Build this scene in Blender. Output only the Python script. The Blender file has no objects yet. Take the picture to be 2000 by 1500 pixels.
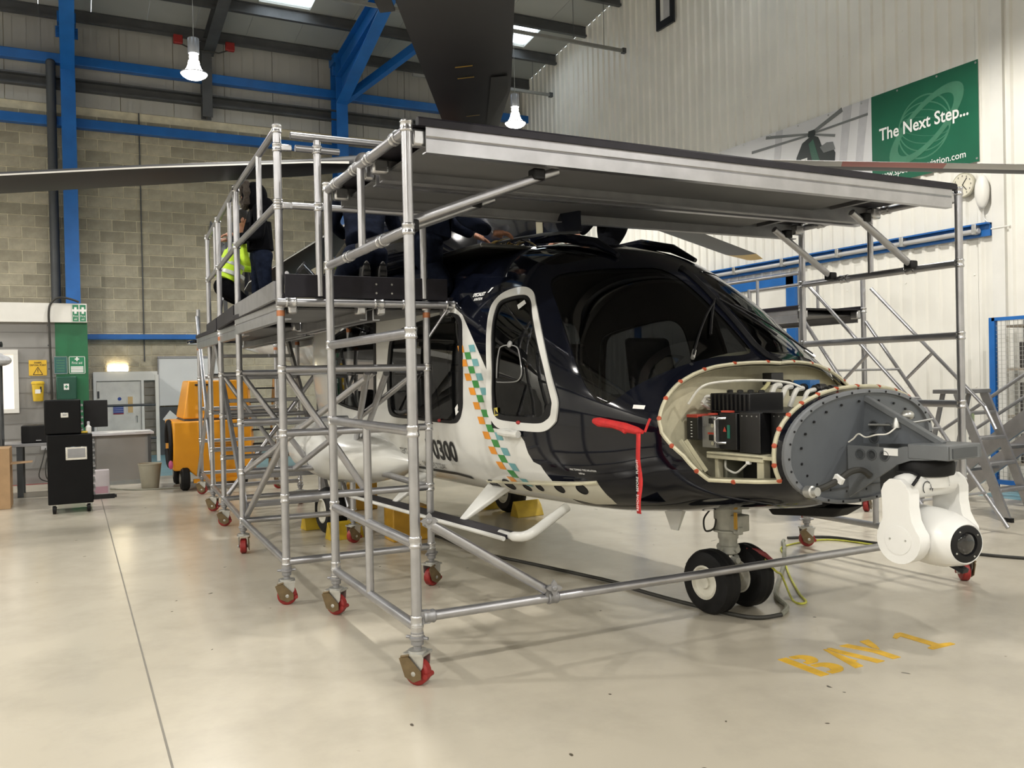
import bpy, bmesh, math, random
from mathutils import Vector, Matrix, geometry
random.seed(7)
scene = bpy.context.scene
COL = scene.collection
PI = math.pi

# ------------------------------------------------------------------ camera
FPX = 1694.39
yaw, pit, rol = 0.46996725, 0.00884109, 0.02041501
CAM = Vector((0, 0, 1.45))
cF = Vector((math.sin(yaw)*math.cos(pit), math.cos(yaw)*math.cos(pit), -math.sin(pit)))
cR = Vector((math.cos(yaw), -math.sin(yaw), 0))
cD = cF.cross(cR)
cR2 = cR*math.cos(rol) + cD*math.sin(rol)
cD2 = cD*math.cos(rol) - cR*math.sin(rol)
cam_data = bpy.data.cameras.new('camera')
cam_data.sensor_width = 36
cam_data.lens = FPX/2000*36
cam_data.clip_start = .05
cam = bpy.data.objects.new('camera', cam_data)
COL.objects.link(cam)
m = Matrix.Identity(4)
for i in range(3):
    m[i][0] = cR2[i]; m[i][1] = -cD2[i]; m[i][2] = -cF[i]; m[i][3] = CAM[i]
cam.matrix_world = m
scene.camera = cam

# ------------------------------------------------------------------ world, exposure
scene.view_settings.view_transform = 'Standard'
scene.view_settings.look = 'None'
scene.view_settings.exposure = 0.50
scene.view_settings.gamma = 1
scene.view_settings.use_curve_mapping = False
w = bpy.data.worlds.new('overcast_sky'); scene.world = w
w.use_nodes = True
bg = w.node_tree.nodes['Background']
bg.inputs[0].default_value = (.86, .93, 1, 1)
bg.inputs[1].default_value = 4.0
LAMP_W = 62.0          # power of each high bay lamp
LAMP_COL = (1.0, .962, .895)

# ------------------------------------------------------------------ materials
MATS = {}
def mat(name, col, rough=.5, metal=0.0, var=.08, scale=6.0, spec=.5, coat=0.0, bump=0.0, bscale=60, emis=None, es=0, rand=0.0, stretch=None):
    if name in MATS: return MATS[name]
    M = bpy.data.materials.new(name); M.use_nodes = True
    nt = M.node_tree; N = nt.nodes; L = nt.links
    b = N['Principled BSDF']
    b.inputs['Roughness'].default_value = rough
    b.inputs['Metallic'].default_value = metal
    b.inputs['Specular IOR Level'].default_value = spec
    b.inputs['Coat Weight'].default_value = coat
    b.inputs['Coat Roughness'].default_value = .04
    c4 = (*col, 1)
    b.inputs['Base Color'].default_value = c4
    if var > 0:
        tc = N.new('ShaderNodeTexCoord'); nz = N.new('ShaderNodeTexNoise')
        nz.inputs['Scale'].default_value = scale; nz.inputs['Detail'].default_value = 5
        if stretch:
            mp = N.new('ShaderNodeMapping'); mp.inputs['Scale'].default_value = stretch
            L.new(tc.outputs['Object'], mp.inputs['Vector']); L.new(mp.outputs['Vector'], nz.inputs['Vector'])
        else: L.new(tc.outputs['Object'], nz.inputs['Vector'])
        rp = N.new('ShaderNodeValToRGB')
        rp.color_ramp.elements[0].position = .3; rp.color_ramp.elements[1].position = .7
        rp.color_ramp.elements[0].color = tuple(max(0, c*(1-var)) for c in col)+(1,)
        rp.color_ramp.elements[1].color = tuple(min(1, c*(1+var)) for c in col)+(1,)
        L.new(nz.outputs['Fac'], rp.inputs['Fac'])
        out = rp.outputs['Color']
        if rand > 0:
            oi = N.new('ShaderNodeObjectInfo'); mr = N.new('ShaderNodeMapRange')
            mr.inputs['To Min'].default_value = 1-rand; mr.inputs['To Max'].default_value = 1+rand
            L.new(oi.outputs['Random'], mr.inputs['Value'])
            mx = N.new('ShaderNodeMix'); mx.data_type = 'RGBA'; mx.blend_type = 'MULTIPLY'
            mx.inputs[0].default_value = 1
            cb = N.new('ShaderNodeCombineColor')
            for k in range(3): L.new(mr.outputs['Result'], cb.inputs[k])
            L.new(out, mx.inputs[6]); L.new(cb.outputs['Color'], mx.inputs[7])
            out = mx.outputs[2]
        L.new(out, b.inputs['Base Color'])
        if bump > 0:
            nb = N.new('ShaderNodeTexNoise'); nb.inputs['Scale'].default_value = bscale
            L.new(tc.outputs['Object'], nb.inputs['Vector'])
            bp = N.new('ShaderNodeBump'); bp.inputs['Strength'].default_value = bump; bp.inputs['Distance'].default_value = .01
            L.new(nb.outputs['Fac'], bp.inputs['Height']); L.new(bp.outputs['Normal'], b.inputs['Normal'])
    if emis:
        b.inputs['Emission Color'].default_value = (*emis, 1); b.inputs['Emission Strength'].default_value = es
    MATS[name] = M
    return M
def glass_mat(name, tint, f0=.05, rough=0.0):
    """clear sheet: tinted see-through plus a mirror share that rises towards grazing view, same from both sides"""
    M = bpy.data.materials.new(name); M.use_nodes = True
    nt = M.node_tree; N = nt.nodes; L = nt.links; N.clear()
    o = N.new('ShaderNodeOutputMaterial'); mx = N.new('ShaderNodeMixShader'); lw = N.new('ShaderNodeLayerWeight')
    lw.inputs['Blend'].default_value = .5
    pw = N.new('ShaderNodeMath'); pw.operation = 'POWER'; pw.inputs[1].default_value = 5
    ma = N.new('ShaderNodeMath'); ma.operation = 'MULTIPLY_ADD'; ma.inputs[1].default_value = 1-f0; ma.inputs[2].default_value = f0
    tr = N.new('ShaderNodeBsdfTransparent'); gl = N.new('ShaderNodeBsdfGlossy')
    tr.inputs[0].default_value = (*tint, 1); gl.inputs['Roughness'].default_value = rough
    L.new(lw.outputs['Facing'], pw.inputs[0]); L.new(pw.outputs[0], ma.inputs[0]); L.new(ma.outputs[0], mx.inputs[0])
    L.new(tr.outputs[0], mx.inputs[1]); L.new(gl.outputs[0], mx.inputs[2]); L.new(mx.outputs[0], o.inputs[0])
    MATS[name] = M
    return M

ALU = mat('aluminium_tube', (.43, .43, .45), .32, .88, .10, 9)
ALU2 = mat('aluminium_collar', (.52, .52, .53), .26, .9, .12, 30)
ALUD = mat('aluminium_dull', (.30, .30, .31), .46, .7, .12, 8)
RED = mat('red_nylon', (.27, .018, .016), .5, 0, .15, 20)
BROWN = mat('zinc_brown', (.16, .115, .06), .42, .5, .2, 20)
STEEL = mat('zinc_steel', (.48, .48, .46), .35, .8, .12, 20)
BLACKP = mat('black_plastic', (.008, .008, .009), .45, 0, .2, 10, spec=.25)
RUBBER = mat('black_rubber', (.007, .007, .0075), .6, 0, .25, 12, spec=.25, bump=.1)
PLY = mat('black_plywood', (.016, .0145, .02), .5, 0, .2, 10, spec=.25)
NAVY = mat('navy_gloss_paint', (.003, .0038, .0078), .07, 0, .12, 3, spec=.42)
HWHITE = mat('white_gloss_paint', (.66, .66, .63), .22, 0, .05, 3, coat=.5)
WHITE = mat('white_paint', (.72, .71, .67), .45, 0, .04, 4)
CREAM = mat('zinc_chromate_cream', (.50, .47, .34), .5, 0, .12, 14)
GREYP = mat('bulkhead_grey_paint', (.095, .105, .118), .42, 0, .10, 5)
BLUE = mat('blue_steel_paint', (.012, .12, .40), .36, 0, .12, 3)
PURL = mat('galvanised_purlin', (.085, .088, .092), .5, .3, .15, 4)
ORANGE = mat('yellow_orange_paint', (.72, .30, .010), .38, 0, .05, 3)
YEL = mat('yellow_plastic', (.62, .42, .03), .4, 0, .08, 12)
CLOTHN = mat('navy_cloth', (.0055, .0075, .015), .95, 0, .35, 18, spec=.06, bump=.4, bscale=35)
CLOTHD = mat('dark_denim', (.007, .010, .020), .95, 0, .35, 20, spec=.06, bump=.4, bscale=45)
CLOTHB = mat('black_cloth', (.0032, .0034, .0045), .95, 0, .3, 18, spec=.05, bump=.4, bscale=30)
SKIN = mat('skin', (.36, .17, .105), .5, 0, .12, 25)
HAIR = mat('dark_hair', (.012, .009, .007), .6, 0, .4, 60, bump=.7, bscale=80)
HIVIS = mat('hi_vis_yellow', (.50, .75, .03), .6, 0, .08, 14, emis=None)
REFL = mat('reflective_tape', (.42, .44, .42), .35, .2, .06, 20)
CARD = mat('cardboard', (.36, .23, .12), .75, 0, .1, 8)
GREEN = mat('dark_green_paint', (.010, .13, .05), .45, 0, .1, 4)
GREYW = mat('grey_wall_paint', (.24, .235, .225), .6, 0, .06, 2)
DGREY = mat('dark_grey_paint', (.06, .065, .07), .5, 0, .1, 4)
PAPER = mat('white_paper', (.75, .75, .73), .6, 0, .03, 4)
TEXTK = mat('black_ink', (.01, .01, .01), .5, 0, .02, 4)
TEXTW = mat('white_ink', (.78, .78, .76), .5, 0, .02, 4)
CORD = mat('cable_black', (.025, .024, .02), .6, 0, .2, 10)
CORDG = mat('cable_grey', (.25, .25, .20), .6, 0, .2, 10)
CORDY = mat('cable_yellow_green', (.50, .50, .06), .55, 0, .15, 30)
WIREW = mat('white_wire_loom', (.66, .65, .60), .55, 0, .1, 30)
CHROME = mat('chrome', (.75, .75, .74), .12, 1.0, .05, 8)
GLASS = glass_mat('cockpit_glass', (.36, .375, .38), .07)
GLASSD = glass_mat('darkened_port_glass', (.06, .062, .065), .07)  # cabin darkness put into the tint of the port panes
GLASS2 = glass_mat('window_glass', (.78, .80, .78), .05)

# ------------------------------------------------------------------ mesh builder
ORIG = {}
class MB:
    def __init__(s): s.v = []; s.f = []; s.k = []
    def add(s, vs, fs, k=0):
        o = len(s.v); s.v += [Vector(p) for p in vs]; s.f += [tuple(i+o for i in f) for f in fs]; s.k += [k]*len(fs); return s
    def hexa(s, p, k=0):   # 8 points bottom ring, top ring
        return s.add(p, [(3,2,1,0),(4,5,6,7),(0,1,5,4),(1,2,6,5),(2,3,7,6),(3,0,4,7)], k)
    def mm(s, a, b, k=0):
        x0,y0,z0 = [min(a[i],b[i]) for i in range(3)]; x1,y1,z1 = [max(a[i],b[i]) for i in range(3)]
        return s.hexa([(x0,y0,z0),(x1,y0,z0),(x1,y1,z0),(x0,y1,z0),(x0,y0,z1),(x1,y0,z1),(x1,y1,z1),(x0,y1,z1)], k)
    def box(s, c, d, R=None, k=0):
        p = []
        for z in (-1,1):
            for x,y in ((-1,-1),(1,-1),(1,1),(-1,1)):
                q = Vector((x*d[0]/2, y*d[1]/2, z*d[2]/2))
                if R is not None: q = R @ q
                p.append(Vector(c)+q)
        return s.hexa(p, k)
    def beam(s, p, q, w, h, up=(0,0,1), k=0):   # rectangular bar from p to q; w sideways, h along up
        p = Vector(p); q = Vector(q); d = (q-p).normalized(); u = Vector(up)
        r = d.cross(u)
        if r.length < 1e-4: r = d.cross(Vector((1,0,0)))
        r.normalize(); u = r.cross(d)
        P = []
        for e in (p, q):
            P += [e-r*w/2-u*h/2, e+r*w/2-u*h/2, e+r*w/2+u*h/2, e-r*w/2+u*h/2]
        return s.add(P, [(0,1,2,3),(7,6,5,4),(0,4,5,1),(1,5,6,2),(2,6,7,3),(3,7,4,0)], k)
    def ring(s, c, a, b, r, n):
        return [Vector(c)+a*(r*math.cos(2*PI*i/n))+b*(r*math.sin(2*PI*i/n)) for i in range(n)]
    def axes(s, d):
        d = Vector(d).normalized(); a = d.cross(Vector((0,0,1)))
        if a.length < .05: a = d.cross(Vector((1,0,0)))
        a.normalize(); return a, d.cross(a)
    def tube(s, p, q, r, n=12, r2=None, k=0, cap=True):
        p = Vector(p); q = Vector(q); a, b = s.axes(q-p); r2 = r if r2 is None else r2
        V = s.ring(p,a,b,r,n)+s.ring(q,a,b,r2,n)
        F = [(i,(i+1)%n,n+(i+1)%n,n+i) for i in range(n)]
        if cap: F += [tuple(range(n-1,-1,-1)), tuple(range(n,2*n))]
        return s.add(V, F, k)
    def path(s, pts, r, n=8, k=0, closed=False):
        pts = [Vector(p) for p in pts]; V = []; m_ = len(pts); a = None
        for i,p in enumerate(pts):
            d = (pts[min(i+1,m_-1)]-pts[max(i-1,0)]).normalized()
            if a is None: a, b = s.axes(d)
            else:
                a = (a-d*a.dot(d)).normalized(); b = d.cross(a)
            rr = r[i] if isinstance(r,(list,tuple)) else r
            V += s.ring(p,a,b,rr,n)
        F = [(j*n+i,j*n+(i+1)%n,(j+1)*n+(i+1)%n,(j+1)*n+i) for j in range(m_-1) for i in range(n)]
        F += [tuple(range(n-1,-1,-1)), tuple(range((m_-1)*n,m_*n))]
        return s.add(V, F, k)
    def lathe(s, c, axis, prof, n=24, k=0):    # prof: (radius, height along axis)
        a, b = s.axes(axis); d = Vector(axis).normalized(); V = []
        for r,h in prof: V += s.ring(Vector(c)+d*h,a,b,max(r,1e-4),n)
        m_ = len(prof)
        F = [(j*n+i,j*n+(i+1)%n,(j+1)*n+(i+1)%n,(j+1)*n+i) for j in range(m_-1) for i in range(n)]
        F += [tuple(range(n-1,-1,-1)), tuple(range((m_-1)*n,m_*n))]
        return s.add(V, F, k)
    def ball(s, c, r, n=16, m_=10, k=0, R=None):
        if not isinstance(r,(tuple,list)): r = (r,r,r)
        V = []
        for j in range(m_+1):
            th = PI*j/m_
            for i in range(n):
                q = Vector((r[0]*math.sin(th)*math.cos(2*PI*i/n), r[1]*math.sin(th)*math.sin(2*PI*i/n), r[2]*math.cos(th)))
                if R is not None: q = R @ q
                V.append(Vector(c)+q)
        F = [(j*n+i,(j+1)*n+i,(j+1)*n+(i+1)%n,j*n+(i+1)%n) for j in range(m_) for i in range(n)]
        return s.add(V, F, k)
    def ext(s, poly, vec, k=0):     # extrude planar polygon (3d points) by vec
        n = len(poly); V = [Vector(p) for p in poly]; V += [p+Vector(vec) for p in V]
        F = [tuple(range(n-1,-1,-1)), tuple(range(n,2*n))]+[(i,(i+1)%n,n+(i+1)%n,n+i) for i in range(n)]
        return s.add(V, F, k)
    def sweep(s, rings, k=0, cap=True):
        n = len(rings[0]); V = [p for r in rings for p in r]; m_ = len(rings)
        F = [(j*n+i,j*n+(i+1)%n,(j+1)*n+(i+1)%n,(j+1)*n+i) for j in range(m_-1) for i in range(n)]
        if cap: F += [tuple(range(n-1,-1,-1)), tuple(range((m_-1)*n,m_*n))]
        return s.add(V, F, k)
    def build(s, name, mats, parent=None, smooth=True, angle=35, bev=0, local=False, norms=True):
        if not isinstance(mats,(list,tuple)): mats = [mats]
        me = bpy.data.meshes.new(name)
        o = ORIG.get(parent.name, Vector()) if (parent is not None and not local) else Vector()
        me.from_pydata([tuple(p-o) for p in s.v], [], s.f)
        for M in mats: me.materials.append(M)
        if len(mats) > 1: me.polygons.foreach_set('material_index', s.k)
        if norms:
            bm = bmesh.new(); bm.from_mesh(me); bmesh.ops.recalc_face_normals(bm, faces=bm.faces); bm.to_mesh(me); bm.free()
        if smooth:
            me.polygons.foreach_set('use_smooth', [True]*len(me.polygons))
            me.set_sharp_from_angle(angle=math.radians(angle))
        me.update()
        ob = bpy.data.objects.new(name, me); COL.objects.link(ob)
        if parent is not None:
            ob.parent = parent
            if not local: ORIG[ob.name] = o
        if bev:
            md = ob.modifiers.new('bevel','BEVEL'); md.width = bev; md.segments = 2; md.limit_method = 'ANGLE'
        return ob
def tag(o, label=None, cat=None, group=None, kind=None):
    if label: o['label'] = label
    if cat: o['category'] = cat
    if group: o['group'] = group
    if kind: o['kind'] = kind
    return o
def thing(name, label, cat, loc=(0,0,0), rz=0, group=None):
    o = bpy.data.objects.new(name, None); o.empty_display_size = .1; COL.objects.link(o)
    o.location = loc; o.rotation_euler = (0,0,rz)
    ORIG[o.name] = Vector(loc) if rz == 0 else Vector()
    return tag(o, label, cat, group)
def copy_tree(o, parent=None):
    c = o.copy(); COL.objects.link(c); c.parent = parent
    for ch in list(o.children): copy_tree(ch, c)
    return c
def link_copy(o, parent, loc):
    c = o.copy(); COL.objects.link(c); c.parent = parent; c.location = loc; return c
def text_mesh(s, size=1.0, bold=0.0, align='LEFT', sp=1.0, xs=1.0):
    cu = bpy.data.curves.new('lettering','FONT'); cu.body = s; cu.size = size; cu.offset = bold; cu.align_x = align
    cu.space_character = sp; cu.resolution_u = 3
    ob = bpy.data.objects.new('lettering', cu); COL.objects.link(ob)
    dg = bpy.context.evaluated_depsgraph_get(); me = bpy.data.meshes.new_from_object(ob.evaluated_get(dg))
    V = [(v.co.x*xs, v.co.y) for v in me.vertices]; F = [tuple(p.vertices) for p in me.polygons]
    bpy.data.objects.remove(ob); bpy.data.curves.remove(cu); bpy.data.meshes.remove(me)
    return V, F
def text(mb, s, size, o, ux, uy, bold=0.0, align='LEFT', sp=1.0, xs=1.0, k=0):
    V, F = text_mesh(s, size, bold, align, sp, xs); o = Vector(o); ux = Vector(ux); uy = Vector(uy)
    mb.add([o+ux*x+uy*y for x,y in V], F, k); return mb
def catmull(pts, n=6, closed=False):
    P = [Vector(p) for p in pts]; out = []; m_ = len(P)
    for i in range(m_ if closed else m_-1):
        if closed: p0,p1,p2,p3 = P[i-1],P[i],P[(i+1)%m_],P[(i+2)%m_]
        else: p0,p1,p2,p3 = P[max(i-1,0)],P[i],P[i+1],P[min(i+2,m_-1)]
        for j in range(n):
            t = j/n
            out.append(.5*((2*p1)+(p2-p0)*t+(2*p0-5*p1+4*p2-p3)*t*t+(3*p1-p0-3*p2+p3)*t**3))
    if not closed: out.append(P[-1])
    return out
# ================================================================== SETTING
XR, YB, XL, YF = 10.1, 19.0, -10.0, -14.0
RIDGE = 3.0
def roofz(y): return 8.6+.12*(YB-y) if y >= RIDGE else 8.6+.12*(YB-RIDGE)-.12*(RIDGE-y)
# ---- floor
def floor_material():
    M = bpy.data.materials.new('epoxy_floor'); M.use_nodes = True
    nt = M.node_tree; N = nt.nodes; L = nt.links; b = N['Principled BSDF']
    tc = N.new('ShaderNodeTexCoord')
    def noise(sc, det, ro=.55):
        n_ = N.new('ShaderNodeTexNoise'); n_.inputs['Scale'].default_value = sc; n_.inputs['Detail'].default_value = det; n_.inputs['Roughness'].default_value = ro
        L.new(tc.outputs['Object'], n_.inputs['Vector']); return n_
    def ramp(src, p0, c0, p1, c1):
        r_ = N.new('ShaderNodeValToRGB'); e = r_.color_ramp.elements
        e[0].position = p0; e[0].color = (*c0,1); e[1].position = p1; e[1].color = (*c1,1); L.new(src, r_.inputs['Fac']); return r_
    def mul(a, b_):
        x = N.new('ShaderNodeMix'); x.data_type = 'RGBA'; x.blend_type = 'MULTIPLY'; x.inputs[0].default_value = 1
        L.new(a, x.inputs[6]); L.new(b_, x.inputs[7]); return x.outputs[2]
    base = ramp(noise(.35, 3).outputs['Fac'], .35, (.475,.435,.355), .7, (.53,.485,.395))
    dirt = ramp(noise(1.7, 8, .65).outputs['Fac'], .30, (.86,.86,.86), .55, (1,1,1))
    vo = N.new('ShaderNodeTexVoronoi'); vo.inputs['Scale'].default_value = 4.5
    nv = noise(3, 2); mv = N.new('ShaderNodeMix'); mv.data_type = 'RGBA'; mv.inputs[0].default_value = .25
    L.new(tc.outputs['Object'], mv.inputs[6]); L.new(nv.outputs['Color'], mv.inputs[7]); L.new(mv.outputs[2], vo.inputs['Vector'])
    speck = ramp(vo.outputs['Distance'], .030, (.16,.15,.13), .045, (1,1,1))
    c = mul(mul(base.outputs['Color'], dirt.outputs['Color']), speck.outputs['Color'])
    L.new(c, b.inputs['Base Color'])
    rr = ramp(noise(2.2, 6).outputs['Fac'], 0, (.15,.15,.15), 1, (.30,.30,.30))
    L.new(rr.outputs['Color'], b.inputs['Roughness'])
    b.inputs['Specular IOR Level'].default_value = .5
    bp = N.new('ShaderNodeBump'); bp.inputs['Strength'].default_value = .03; bp.inputs['Distance'].default_value = .02
    L.new(noise(1.2, 3).outputs['Fac'], bp.inputs['Height']); L.new(bp.outputs['Normal'], b.inputs['Normal'])
    return M
FLOORM = floor_material()
fl = MB().mm((XL,YF,-.15),(XR,YB,0)).build('floor', FLOORM, smooth=False); tag(fl, kind='structure')
MB().mm((.304,YF,.0),(.313,YB,.0012)).build('expansion_joint', mat('joint_sealant',(.20,.185,.155),.7), fl)
MB().mm((.24,14.62,0),(9.7,19,.002)).build('painted_walkway', mat('blue_floor_paint',(.17,.34,.40),.35,0,.1,2), fl)
MB().mm((-4,14.55,0),(.2,14.68,.0025)).build('red_floor_line', mat('red_floor_paint',(.26,.06,.06),.4), fl)
MB().mm((9.1,-10,0),(10.05,6.4,.002)).build('painted_walkway', MATS['blue_floor_paint'], fl)
BAYM = mat('yellow_floor_paint',(.70,.42,.03),.5,0,.15,12)
def stencil(x0, P): MB().ext([(x0+x,3.0+y,.0005) for x,y in P],(0,0,.0025)).build('stencilled_stroke', BAYM, fl, smooth=False)
arc = lambda cx,cy,rx,ry,a0,a1,n=8: [(cx+rx*math.cos(math.radians(a0+(a1-a0)*i/n)),cy+ry*math.sin(math.radians(a0+(a1-a0)*i/n))) for i in range(n+1)]
stencil(3.13,[(0,0),(.055,0),(.055,.28),(0,.28)])
stencil(3.13,[(.075,.155),(.11,.155)]+arc(.115,.215,.065,.065,-70,90)+[(.075,.28),(.075,.245),(.105,.24),(.115,.215),(.105,.19),(.075,.185)])
stencil(3.13,[(.075,0),(.12,0)]+arc(.125,.07,.07,.07,-80,80)+[(.075,.14),(.075,.105),(.11,.10),(.125,.07),(.11,.035),(.075,.035)])
stencil(3.36,[(0,0),(.055,0),(.075,.07),(.095,.07),(.085,.11),(.10,.27),(.085,.28)])
stencil(3.36,[(.11,.28),(.135,.28),(.205,0),(.15,0),(.105,.20)])
stencil(3.56,[(0,.28),(.06,.28),(.12,.12),(.12,0),(.065,0),(.065,.12)])
stencil(3.56,[(.12,.17),(.15,.28),(.215,.28),(.17,.19),(.135,.14)])
stencil(3.86,[(.06,0),(.235,0),(.235,.03),(.165,.045),(.165,.28),(.12,.28),(.055,.24),(.055,.215),(.11,.235),(.11,.045),(.06,.03)])

# ---- back wall: block work below, cladding above, painted steel on it
MORT = mat('mortar', (.66,.61,.46), .9, 0, .15, 6, bump=.2)
BLOCK = mat('concrete_block', (.36,.327,.245), .9, 0, .22, 5, bump=.5, bscale=45, rand=.2)
wb = MB().mm((XL,YB,0),(XR,YB+.25,8.62)).build('wall_back', MORT, smooth=False); tag(wb, kind='structure')
def block_at(mb, x, z, w_=.434, h_=.209): mb.mm((x,YB-.014,z),(x+w_,YB+.02,z+h_))
bmesh_block = None; cnt = 0; rest = MB()
for r_ in range(30):
    z = .225*r_+.005
    if z+.2 > 6.9: break
    x = -10+(.225 if r_ % 2 else 0)
    while x < XR-.45:
        vis = -1.45 < x < 5.0 and z > 2.40
        if vis and cnt < 300:
            if bmesh_block is None:
                q = MB().mm((-.217,-.014,-.1045),(.217,.02,.1045)); bmesh_block = q.build('block', BLOCK, wb, smooth=False, bev=.006, local=True)
                bmesh_block.location = (x+.22, YB, z+.1075)
            else: link_copy(bmesh_block, wb, (x+.22, YB, z+.1075))
            cnt += 1
        else: block_at(rest, x, z)
        x += .45
o = rest.build('block_courses', BLOCK, wb, smooth=False); o['kind'] = 'stuff'
MB().tube((1.33,YB-.03,1.9),(1.33,YB-.03,6.9),.012,8).build('conduit', DGREY, wb)
CLAD = mat('white_cladding', (.77,.755,.70), .42, 0, .05, 1.5)
CLADG = mat('grey_white_liner', (.40,.395,.37), .5, 0, .05, 1.2)
xx = XL
while xx < XR-.01:
    x1 = min(xx+1.0, XR)
    q = MB().mm((xx+.006,YB-.04,6.9),(x1-.006,YB,8.62))
    for j in range(4): q.mm((xx+.12+j*.24,YB-.048,6.9),(xx+.14+j*.24,YB-.04,8.62))
    q.build('cladding_panel', CLADG, wb, smooth=False); xx = x1
def rail(z0, z1, y0, y1, M, nm, x0=XL, x1=XR):
    MB().mm((x0,y0,z0),(x1,y1,z1)).build(nm, M, wb, smooth=False, bev=.01)
rail(7.62,7.80,YB-.30,YB-.12,BLUE,'blue_rail'); rail(6.44,6.62,YB-.22,YB-.04,BLUE,'blue_rail'); rail(2.34,2.44,YB-.20,YB-.02,BLUE,'blue_rail',.27)
MB().ext([(XL,YB-.05,7.17),(XL,YB-.20,7.17),(XL,YB-.20,7.20),(XL,YB-.08,7.20),(XL,YB-.08,7.36),(XL,YB-.22,7.36),(XL,YB-.22,7.39),(XL,YB-.05,7.39)],(XR-XL,0,0)).build('sheeting_rail', PURL, wb, smooth=False)
def ibeam(mb, p, q, w_, h_, up, tf=.02):
    p = Vector(p); q = Vector(q); d = (q-p).normalized(); r = d.cross(Vector(up)).normalized(); u = r.cross(d)
    for s_ in (-1,1): mb.beam(p+u*s_*(h_/2-tf/2), q+u*s_*(h_/2-tf/2), w_, tf, up)
    mb.beam(p, q, .014, h_-tf, up)
for cx in (-5.24,.07,5.36):
    q = MB(); ibeam(q, (cx,18.62,0),(cx,18.62,8.45), .25, .44, (0,1,0))
    q.mm((cx-.19,18.42,8.02),(cx+.19,18.46,8.22)); q.mm((cx-.16,18.40,8.3),(cx+.16,18.8,8.5))
    for sx in (-1,1):
        for j in range(3): q.tube((cx+sx*.16,18.40,8.06+j*.06),(cx+sx*.16,18.42,8.06+j*.06),.012,6)
    q.build('steel_column', BLUE, wb, smooth=False)
MB().tube((-.22,18.72,2.7),(-.22,18.72,7.6),.085,14).ball((-.22,18.72,7.62),(.085,.085,.06)).build('downpipe', DGREY, wb)
q = MB(); ibeam(q, (2.62,18.8,6.9),(2.62,18.8,8.5), .2, .25, (0,1,0)); q.build('wind_post', PURL, wb, smooth=False)

# ---- roof
ROOFM = mat('roof_liner', (.36,.36,.335), .55, 0, .05, 1.5)
ce = thing('ceiling', None, None, (0,0,8.6)); ce['kind'] = 'structure'
edges = [-10,-9.2,-8.2,-7.2,-6.2,-5.2,-4.2,-3.2,-2.4,-1.4,-.4,.5,1.5,2.4,3.4,4.4,5.3,6.3,7.2,8.2,9.2,10.1]
LIT = (-6.2,-1.4,3.4,8.2)
def rstrip(x0, x1, y0, y1, nm, M, t0=0, t1=.07):
    MB().hexa([(x0,y0,roofz(y0)+t0),(x1,y0,roofz(y0)+t0),(x1,y1,roofz(y1)+t0),(x0,y1,roofz(y1)+t0),
               (x0,y0,roofz(y0)+t1),(x1,y0,roofz(y0)+t1),(x1,y1,roofz(y1)+t1),(x0,y1,roofz(y1)+t1)]).build(nm, M, ce, smooth=False)
SKYP = glass_mat('rooflight_sheet', (.93,.95,.95), .0, .3)
for a_, b_ in zip(edges, edges[1:]):
    segs = [(17.2,YB+.2),(10.9,16.0),(RIDGE,8.4)] if a_ in LIT else [(RIDGE,YB+.2)]
    for y0, y1 in segs: rstrip(a_+.004, b_-.004, y0, y1, 'roof_panel', ROOFM)
    if a_ in LIT:
        for y0, y1 in ((16.0,17.2),(8.4,10.9)): rstrip(a_, b_, y0, y1, 'rooflight', SKYP, .03, .036)  # second span: unseen rooflights, added to bring more light into the room
    rstrip(a_+.004, b_-.004, YF-.2, RIDGE, 'roof_panel', ROOFM)
y = 18.62
while y > YF:
    z = roofz(y)
    MB().ext([(XL,y-.035,z-.005),(XL,y+.035,z-.005),(XL,y+.035,z-.04),(XL,y+.012,z-.03),(XL,y+.012,z-.20),(XL,y-.05,z-.20),(XL,y-.05,z-.215),(XL,y+.03,z-.215),(XL,y+.03,z-.23),(XL,y-.06,z-.23),(XL,y-.06,z-.185),(XL,y-.012,z-.185),(XL,y-.012,z-.02),(XL,y-.035,z-.02)],(XR-.02-XL,0,0)).build('purlin', PURL, ce, smooth=False)
    y -= 1.315
for cx in (-5.24,.07,5.36):
    for ya, yb in ((18.5,RIDGE),(YF+.4,RIDGE)):
        q = MB(); ibeam(q, (cx,ya,roofz(ya)-.46),(cx,yb,roofz(yb)-.46), .24, .44, (0,0,1)); q.build('rafter', BLUE, ce, smooth=False)
    q = MB(); q.beam((cx,18.45,7.42),(cx,15.2,roofz(15.2)-.66),.24,.03)
    q.add([(cx,18.42,7.42),(cx,15.2,roofz(15.2)-.66),(cx,18.42,roofz(18.4)-.68)],[(0,1,2)]); q.build('haunch', BLUE, ce, smooth=False)
    if cx > 5: MB().beam((cx+.05,18.4,7.5),(cx+1.55,16.7,8.62),.16,.16).build('knee_brace', BLUE, ce, smooth=False)
q = MB(); ibeam(q, (2.66,18.8,8.33),(2.66,9,roofz(9)-.42), .22, .3, (0,0,1)); q.build('secondary_rafter', PURL, ce, smooth=False)

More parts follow.
